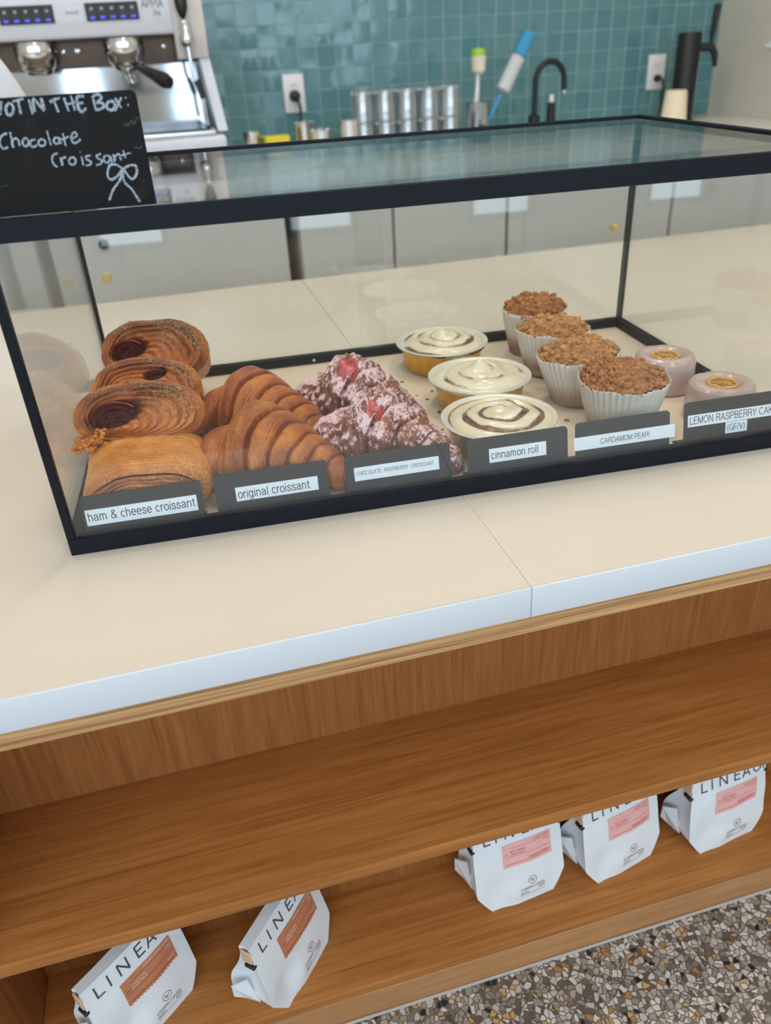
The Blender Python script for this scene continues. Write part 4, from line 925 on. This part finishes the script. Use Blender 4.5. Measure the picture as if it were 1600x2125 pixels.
bag(.1467, -.1490, 48, 12, 'white coffee bag with rust label, turned, standing alone below the original croissants', 2, True, GB, RL)
bag(.4198, -.1391, 5, 14, 'white coffee bag with pink label, leftmost of the three pink labelled bags', 3, False, GB, PL)
bag(.5607, -.1382, 11.8, 13, 'white coffee bag with pink label, middle of the three pink labelled bags', 4, False, GB, PL)
bag(.7062, -.1422, 6.4, 10, 'white coffee bag with pink label, rightmost bag on the lower shelf', 5, False, GB, PL)

# ------------------------------------------------------------------ behind the bar: cabinets and back counter
BC = 0.12
CABG = plain('grey_cabinet', srgb(208, 206, 202), 0.5, var=0.02, scale=6)
bk = thing('back_counter', 'pale back counter along the teal tiled wall carrying the espresso machine', 'countertop', (0, 1.9, BC - .04))
MB().box(LEFT_X + .002, RIGHT_X - .002, 1.57, WALL_Y - .0062, BC - .04, BC, .003, 2).build('slab', plain('back_counter_stone', srgb(226, 222, 214), 0.3, var=0.02), bk, world=True)
cabs = [(-.91, -.205), (-.172, .455), (.492, .764), (.769, 1.116), (1.123, 1.672), (1.680, 2.205)]
names = ['grey base cabinet below the left part of the espresso machine',
         'wide grey base cabinet with a black lock, below the right part of the espresso machine', 'narrow grey base cabinet right of the widest dark gap', 'grey base cabinet below the tumblers, seen through the case', 'grey base cabinet below the faucet', 'grey base cabinet in the corner below the tap tower']
for (a, b), nm in zip(cabs, names):
    t = thing('base_cabinet', nm, 'cabinet', ((a + b) / 2, 1.9, FLOOR_Z), 0, 'grey cabinets behind the bar')
    MB().box(a, b, 1.625, WALL_Y - .02, FLOOR_Z + .09, BC - .0405).build('body', CABG, t, world=True)
    MB().box(a + .002, b - .002, 1.600, 1.6245, FLOOR_Z + .09, BC - .046, .001, 1).build('door', CABG, t, world=True)
    MB().box(a, b, 1.68, WALL_Y - .02, FLOOR_Z, FLOOR_Z + .0895).build('toe_kick', BLACK, t, world=True)
    if 'lock' in nm:
        l = MB().lathe([(0, 0), (.012, 0), (.013, .003), (.011, .008), (0, .009)], 24); l.v = [(-.035 + p, 1.600 - r, -.012 + q) for p, q, r in l.v]
        l.build('lock', BLACK, t, world=True)

# ------------------------------------------------------------------ espresso machine
em = thing('espresso_machine', 'white two group espresso machine on the back counter behind the chalkboard', 'espresso machine', (-.06, 1.80, BC))
def part(name, mb, mat, par=em, label=None, **k):
    o = mb.build(name, mat, par, world=True, **k)
    if label: o['label'] = label
    return o
ex0 = -.45
BRONZE = plain('dark_bronze_steel', srgb(70, 56, 46), 0.25, metal=0.8, var=0.15, scale=20)
MIRROR = plain('polished_steel', (0.70, 0.74, 0.80, 1), 0.08, metal=1.0, var=0.03, scale=8)
part('head', MB().prism([(ex0, .452), (.235, .452), (.235, .62), (ex0, .62)], 1.63, 2.05), WHITE_ENAMEL)
hd = MB(); prof = [(1.60, .463), (1.604, .455), (1.615, .452), (1.64, .452), (1.64, .62), (1.625, .62)]
hd.add([(x, y, z) for x in (ex0, .236) for y, z in prof], [tuple(range(6)), tuple(range(11, 5, -1))] + [(i, i + 6, (i + 1) % 6 + 6, (i + 1) % 6) for i in range(6)])
fp = part('front_panel', hd, WHITE_ENAMEL)
sc_m = MB(); prof = [(1.612, .40), (1.600, .45), (1.615, .62), (2.05, .62), (2.05, .40)]
sc_m.add([(x, y, z) for x in (.2365, .312) for y, z in prof], [tuple(range(5)), tuple(range(9, 4, -1))] + [(i, i + 5, (i + 1) % 5 + 5, (i + 1) % 5) for i in range(5)])
part('steam_column', sc_m, plain('warm_white_enamel', srgb(206, 198, 192), 0.35, var=0.02))
sl = MB(); sl.add([(x + s * (.40 - z) * .12, y, z) for s, (xa, xb) in ((1, (.288, .313)),) for x in (xa, xb) for y, z in ((1.60, .235), (1.62, .40), (2.05, .40), (2.05, .235))], [(0, 1, 2, 3), (7, 6, 5, 4), (0, 4, 5, 1), (1, 5, 6, 2), (2, 6, 7, 3), (3, 7, 4, 0)])
part('side_panel', sl, WHITE_ENAMEL)
part('group_panel', MB().box(ex0, .2365, 1.685, 1.74, .392, .452), BRONZE, label='dark bronze panel behind the brew groups')
part('back_splash', MB().box(ex0, .289, 1.775, 1.80, .235, .392), MIRROR, label='polished steel splash panel')
part('base', MB().box(ex0, .322, 1.545, 2.05, .178, .228, .006, 3), WHITE_ENAMEL)
part('drip_tray', MB().box(ex0 + .01, .300, 1.56, 1.775, .228, .242, .003, 2), STEEL)
gr = MB()
for k in range(22): gr.box(ex0 + .03, .285, 1.572 + k * .009, 1.576 + k * .009, .2425, .2455)
part('drip_grate', gr, BRONZE)
for x in (ex0 + .06, .28):
    for y in (1.60, 2.0): part('foot', MB().lathe([(0, 0), (.022, 0), (.022, .004), (.015, .008), (.015, .0585), (0, .0585)], 20, x, y, BC), BLACK)
for gx, pf in ((.112, True), (-.093, False)):
    g = part('brew_group', MB().lathe([(0, .395), (.034, .395), (.040, .399), (.043, .410), (.0475, .416), (.0485, .440), (.045, .4515), (0, .4515)], 40, gx, 1.640), CHROME)
    pq = MB().lathe([(0, .383), (.026, .383), (.031, .387), (.033, .3948), (0, .3948)], 32, gx, 1.640); part('portafilter_basket', pq, CHROME, g)
    if pf:
        a = Vector((gx + .02, 1.615, .392)); b = Vector((gx + .092, 1.530, .352))
        pts = [a + (b - a) * k / 8 for k in range(9)]
        hn = MB().tube(pts, [.006, .008, .010, .012, .0125, .0145, .0165, .0175, .014], 16)
        part('portafilter_handle', hn, BLACK, g)
        part('spout', MB().tube([(gx, 1.63, .383), (gx, 1.625, .372), (gx + .004, 1.60, .362), (gx + .004, 1.592, .352)], .008, 12), CHROME, g)
for sx in (-.035, .000, .21): 
    q = MB().lathe([(0, 0), (.0055, 0), (.005, .003), (0, .004)], 14); q.v = [(sx + p, 1.685 - r, .430 + z) for p, z, r in q.v]; part('panel_screw', q, CHROME)
BLUE_LED = Mat('blue_led'); BLUE_LED.p(Base_Color=srgb(60, 70, 220), Emission_Color=srgb(70, 80, 255), Emission_Strength=1.2); BLUE_LED = BLUE_LED.m
GREY_ICON = plain('grey_icon', srgb(150, 150, 152), 0.5)
def slope_y(z): return 1.600 + (z - .463) / (.62 - .463) * .025
for px0 in (.042, -.150):
    pan = MB(); x0, x1 = px0, px0 + .120
    pan.add([(x, slope_y(z) - d, z) for d in (.0, .004) for x, z in ((x0, .487), (x1, .487), (x1, .523), (x0, .523))], [(0, 1, 2, 3), (7, 6, 5, 4), (0, 4, 5, 1), (1, 5, 6, 2), (2, 6, 7, 3), (3, 7, 4, 0)])
    bp = part('button_panel', pan, MATTE_BLACK, label='black row of five buttons')
    for k in range(5):
        xa = x0 + .004 + k * .0232
        b = part('button', MB().add([(x, slope_y(z) - d, z) for d in (.0035, .0056) for x, z in ((xa, .490), (xa + .0195, .490), (xa + .0195, .520), (xa, .520))], [(0, 1, 2, 3), (7, 6, 5, 4), (0, 4, 5, 1), (1, 5, 6, 2), (2, 6, 7, 3), (3, 7, 4, 0)]), BLACK, bp)
        ic = MB()
        z = .4915; ic.add([(x, slope_y(zz) - .0058, zz) for x, zz in ((xa + .005, z), (xa + .0145, z), (xa + .0145, z + .004), (xa + .005, z + .004))], [(0, 1, 2, 3)])
        part('indicator', ic, BLUE_LED, bp, smooth=0)
        z = .508; cup = [(xa + .0060, z + .006), (xa + .0065, z + .002), (xa + .0085, z), (xa + .0110, z), (xa + .0130, z + .002), (xa + .0135, z + .006)]
        part('cup_icon', MB().add([(x, slope_y(zz) - .0059, zz) for x, zz in cup], [tuple(range(6))]), GREY_ICON, bp, smooth=0)
for txt, x, z, w in (('APPIA', .171, .509, .050), ('Simonelli', -.004, .503, .030), ('life', .196, .492, .016)):
    q = MB(); add_text(q, txt, x, 0, z, width=w); q.v = [(a, slope_y(c) - .0006, c) for a, b, c in q.v]; part('lettering', q, plain('grey_machine_ink', srgb(120, 118, 118), 0.5) if txt != 'APPIA' else INK, smooth=0)
q = MB()
def lever(u, v):
    a = 2 * PI * u; r = math.sin(PI * v) ** .6
    return (.262 + .015 * r * math.cos(a), 1.590 - .010 + .012 * r * math.sin(a), .480 + .075 * v)
part('steam_lever', q.grid(20, 16, lever, cu=True), BLACK, label='black steam lever')
part('wand_joint', MB().lathe([(0, .425), (.011, .425), (.015, .432), (.016, .445), (.012, .455), (.013, .468), (.009, .478), (0, .478)], 24, .264, 1.590), CHROME)
part('steam_wand', MB().tube([(.264, 1.590, .430), (.264, 1.588, .395), (.266, 1.586, .362), (.275, 1.584, .340), (.281, 1.583, .315), (.281, 1.584, .280), (.283, 1.586, .252)], .0055, 12), STEEL)
part('wand_grip', MB().tube([(.2705, 1.5852, .352), (.276, 1.584, .338), (.2815, 1.583, .312)], .0078, 12), BLACK)

# ------------------------------------------------------------------ small things on the back counter
# tumblers, upside down, two tiers
GT = 'tumblers stacked upside down by the tiles'
def tumbler():
    t = thing('tumbler', '', 'glass', (0, 0, 0), 0, GT)
    MB().lathe([(.0315, 0), (.0322, .0008), (.0322, .006), (.0300, .080), (.0285, .0845), (0, .0850), (0, .0760), (.0265, .0755), (.0296, .006), (.0308, .0004), (.0315, 0)], 32).build('glass_body', TUMBLER_GLASS, t)
    return t
base_t = tumbler(); used = False
cols5 = ['leftmost', 'second', 'middle', 'fourth', 'rightmost']
for tier in (0, 1):
    for row in (0, 1):
        for k in range(5):
            x = .775 + k * .0705 + row * .012; y = 1.93 + row * .075; z = BC + tier * .0856
            lb = '%s clear tumbler of the %s row, %s tier of the stack' % (cols5[k], ('front', 'back')[row], ('bottom', 'top')[tier])
            if not used: base_t.location = (x, y, z); base_t['label'] = lb; used = True
            else: dup(base_t, (x, y, z), 0, lb, GT)
# steel cups and sponge
def cup(x, y, r, h, label):
    t = thing('steel_cup', label, 'cup', (x, y, BC), 0, 'small steel cups on the back counter')
    MB().lathe([(0, 0), (r * .8, 0), (r * .9, .003), (r, h - .003), (r * 1.03, h), (r * .96, h), (r * .86, .006), (0, .005)], 32).build('bowl', CHROME, t)
cup(.432, 1.98, .026, .080, 'small steel cup right of the espresso machine')
cup(.607, 2.03, .034, .092, 'steel cup below the plugged in outlet, behind another')
cup(.640, 1.94, .034, .074, 'steel cup below the plugged in outlet, in front of another')
cup(.722, 1.90, .029, .096, 'narrow steel cup left of the tumblers')
SPONGE = plain('yellow_sponge', srgb(222, 206, 66), 0.9, bump=0.6, scale=300)
o = MB().box(-.040, .040, -.026, .026, 0, .064, .006, 3).build('sponge', SPONGE); o.location = (.505, 1.98, BC); o.rotation_euler = (0, 0, .2); tag(o, 'yellow sponge between the small steel cups', 'sponge')

# outlets, plugs and cords
def outlet(x, z, label):
    t = thing('outlet', label, 'outlet', (x, WALL_Y - .005, z), 0, 'white outlets on the tiles')
    MB().box(-.0350, .0350, -.004, .000, -.0570, .0570, .003, 2).build('cover_plate', WHITE_PLASTIC, t)
    for dz in (-.0195, .0195):
        q = MB().lathe([(0, 0), (.0165, 0), (.0165, .0012), (0, .0014)], 28); q.v = [(a, -.004 - c, b * .85 + dz) for a, b, c in q.v]
        f = q.build('receptacle', WHITE_PLASTIC, t)
        for sx in (-.006, .006): MB().box(sx - .001, sx + .001, -.0060, -.0053, dz + .001, dz + .009).build('slot', BLACK, f)
    return t
outlet(.620, .284, 'white wall outlet with a black plug, left of the tumblers')
outlet(1.970, .272, 'white wall outlet beside the black tap tower')
def plug(x, z, pts, label, r):
    t = thing('power_cord', label, 'cord', (x, WALL_Y - .01, z), 0, 'black cords plugged into the tiles')
    q = MB().lathe([(0, 0), (r, 0), (r, .012), (r * .8, .022), (r * .4, .026), (0, .026)], 24); q.v = [(a, -c - .0005, b) for a, b, c in q.v]
    q.build('plug', BLACK, t); MB().tube(pts, .0045, 10).build('cord', BLACK, t)
plug(.620, .277, [(0, -.024, 0), (.006, -.032, -.01), (.010, -.034, -.035), (.008, -.036, -.08), (-.002, -.045, -.115), (-.018, -.06, -.140), (-.03, -.08, -.152)], 'black plug and cord below the outlet left of the tumblers', .018)
plug(1.972, .2525, [(0, -.024, 0), (.008, -.032, -.006), (.012, -.034, -.03), (.010, -.034, -.08), (.010, -.036, -.128)], 'black plug and cord in the outlet beside the tap tower', .012)

# dish brush and bottle brush in a jar, with a black scrubber in front
jar = thing('brush_jar', 'clear glass jar holding brushes between the tumblers and faucet', 'jar', (1.185, 2.02, BC))
MB().lathe([(0, .003), (.030, .003), (.032, .006), (.032, .108), (.034, .112), (.036, .110), (.0355, .004), (.033, 0), (0, 0)], 36).build('glass_body', TUMBLER_GLASS, jar)
db = thing('dish_brush', 'white dish brush with green topped head standing in the jar', 'brush', (1.172, 2.02, BC + .004))
MB().tube([(-.006, 0, .003), (-.002, 0, .05), (.008, 0, .11), (.011, 0, .15), (.012, 0, .190)], [.005, .0085, .0085, .007, .006], 12).build('handle', WHITE_PLASTIC, db)
BRIS = plain('cream_bristles', srgb(226, 214, 196), 0.9, bump=0.6, scale=500)
MB().lathe([(0, .188), (.014, .188), (.022, .196), (.0245, .238), (0, .238)], 28, .014).build('bristles', BRIS, db)
MB().lathe([(0, .2382), (.023, .2382), (.0225, .252), (.018, .258), (0, .259)], 28, .014).build('head', plain('green_plastic', srgb(150, 196, 60), 0.5), db)['label'] = 'green top'
bb = thing('bottle_brush', 'blue tipped white bottle brush leaning right from the jar', 'brush', (1.196, 2.02, BC + .004))
d0, d1 = Vector((.000, 0, .003)), Vector((.165, .010, .288)); L_b = d1 - d0
MB().tube([d0, d0 + L_b * .42], .0055, 12).build('handle', plain('blue_plastic', srgb(70, 150, 206), 0.45), bb)['label'] = 'blue handle'
def brist(t0, t1, r): return MB().tube([d0 + L_b * (t0 + (t1 - t0) * k / 24) for k in range(25)], [r * (.72 if k in (0, 24) else 1 + .10 * (1 if k % 2 else -1)) for k in range(25)], 20)
brist(.46, .80, .0225).build('bristles', plain('white_bristles', srgb(214, 218, 222), 0.9, bump=0.7, scale=500), bb)
brist(.802, 1.02, .0230).build('tip_bristles', plain('blue_bristles', srgb(96, 186, 222), 0.9, bump=0.7, scale=500), bb)['label'] = 'light blue tip'
o = MB().lathe([(0, 0), (.026, 0), (.028, .012), (.024, .034), (.013, .047), (.008, .050), (0, .050)], 28).build('scrubber', BLACK); o.location = (1.170, 1.945, BC); tag(o, 'round black scrubber in front of the brush jar', 'scrubber')

# faucet
fc = thing('faucet', 'black gooseneck faucet with side lever by the tiles', 'faucet', (1.405, 2.06, BC))
MB().lathe([(0, 0), (.024, 0), (.024, .004), (.019, .006), (.019, .055), (.014, .058), (0, .058)], 28).build('body', MATTE_BLACK, fc)
arc = [(0, 0, .055), (0, 0, .130)] + [(.052 - .052 * math.cos(a), 0, .155 + .058 * math.sin(a)) for a in np.linspace(0, PI * .96, 18)] + [(.106, 0, .125)]
MB().tube(arc, .0095, 16).build('spout', MATTE_BLACK, fc)
MB().tube([(.106, 0, .126), (.107, 0, .116)], .0108, 16).build('aerator', STEEL, fc)
MB().lathe([(0, 0), (.016, 0), (.016, .02), (.013, .09), (0, .092)], 24, .062).build('lever', MATTE_BLACK, fc)
MB().lathe([(0, .0925), (.008, .0925), (.0075, .112), (.004, .115), (0, .115)], 20, .062).build('lever_tip', WHITE_PLASTIC, fc)
MB().box(.012, .058, -.010, .010, .004, .020, .003, 2).build('crosspiece', MATTE_BLACK, fc)

# tap tower and upturned cup
tt = thing('tap_tower', 'black column tap tower with handle in the corner by the greige wall', 'tap', (1.985, 2.08, BC))
MB().lathe([(0, 0), (.046, 0), (.046, .004), (.040, .006), (.040, .268), (.037, .272), (0, .273)], 40).build('column', MATTE_BLACK, tt)
MB().tube([(.036, -.012, .225), (.062, -.022, .225), (.078, -.028, .222)], [.013, .013, .012], 16).build('faucet_shank', MATTE_BLACK, tt)
MB().tube([(.072, -.026, .224), (.086, -.030, .205), (.092, -.032, .165)], [.012, .011, .008], 14).build('spout', MATTE_BLACK, tt)
MB().tube([(.070, -.026, .228), (.069, -.026, .250), (.068, -.026, .262), (.074, -.028, .345), (.074, -.028, .352)], [.008, .006, .009, .012, .010], 16).build('handle', MATTE_BLACK, tt)
cpo = thing('paper_cup', 'cream cup upside down in front of the black tap tower', 'cup', (1.860, 1.93, BC))
MB().lathe([(0, .108), (.032, .108), (.0345, .104), (.044, .004), (.046, .002), (.0455, 0), (.042, 0), (.032, .100), (0, .102)], 36).build('cup_wall', plain('cream_paper', srgb(232, 216, 186), 0.6), cpo)
hk = thing('wall_hook', 'small white hook on the greige wall right of the tap tower', 'hook', (RIGHT_X, 1.95, .343))
MB().box(-.004, 0, -.012, .012, -.012, .012, .002, 2).build('plate', WHITE_PLASTIC, hk); MB().tube([(-.003, 0, -.002), (-.018, 0, -.006), (-.022, 0, .004)], .003, 10).build('peg', WHITE_PLASTIC, hk)

# ------------------------------------------------------------------ lift everything so the floor is at zero
for o in C.objects:
    if o.parent is None:
        o.location.z += COUNTER_H
bpy.context.view_layer.update()
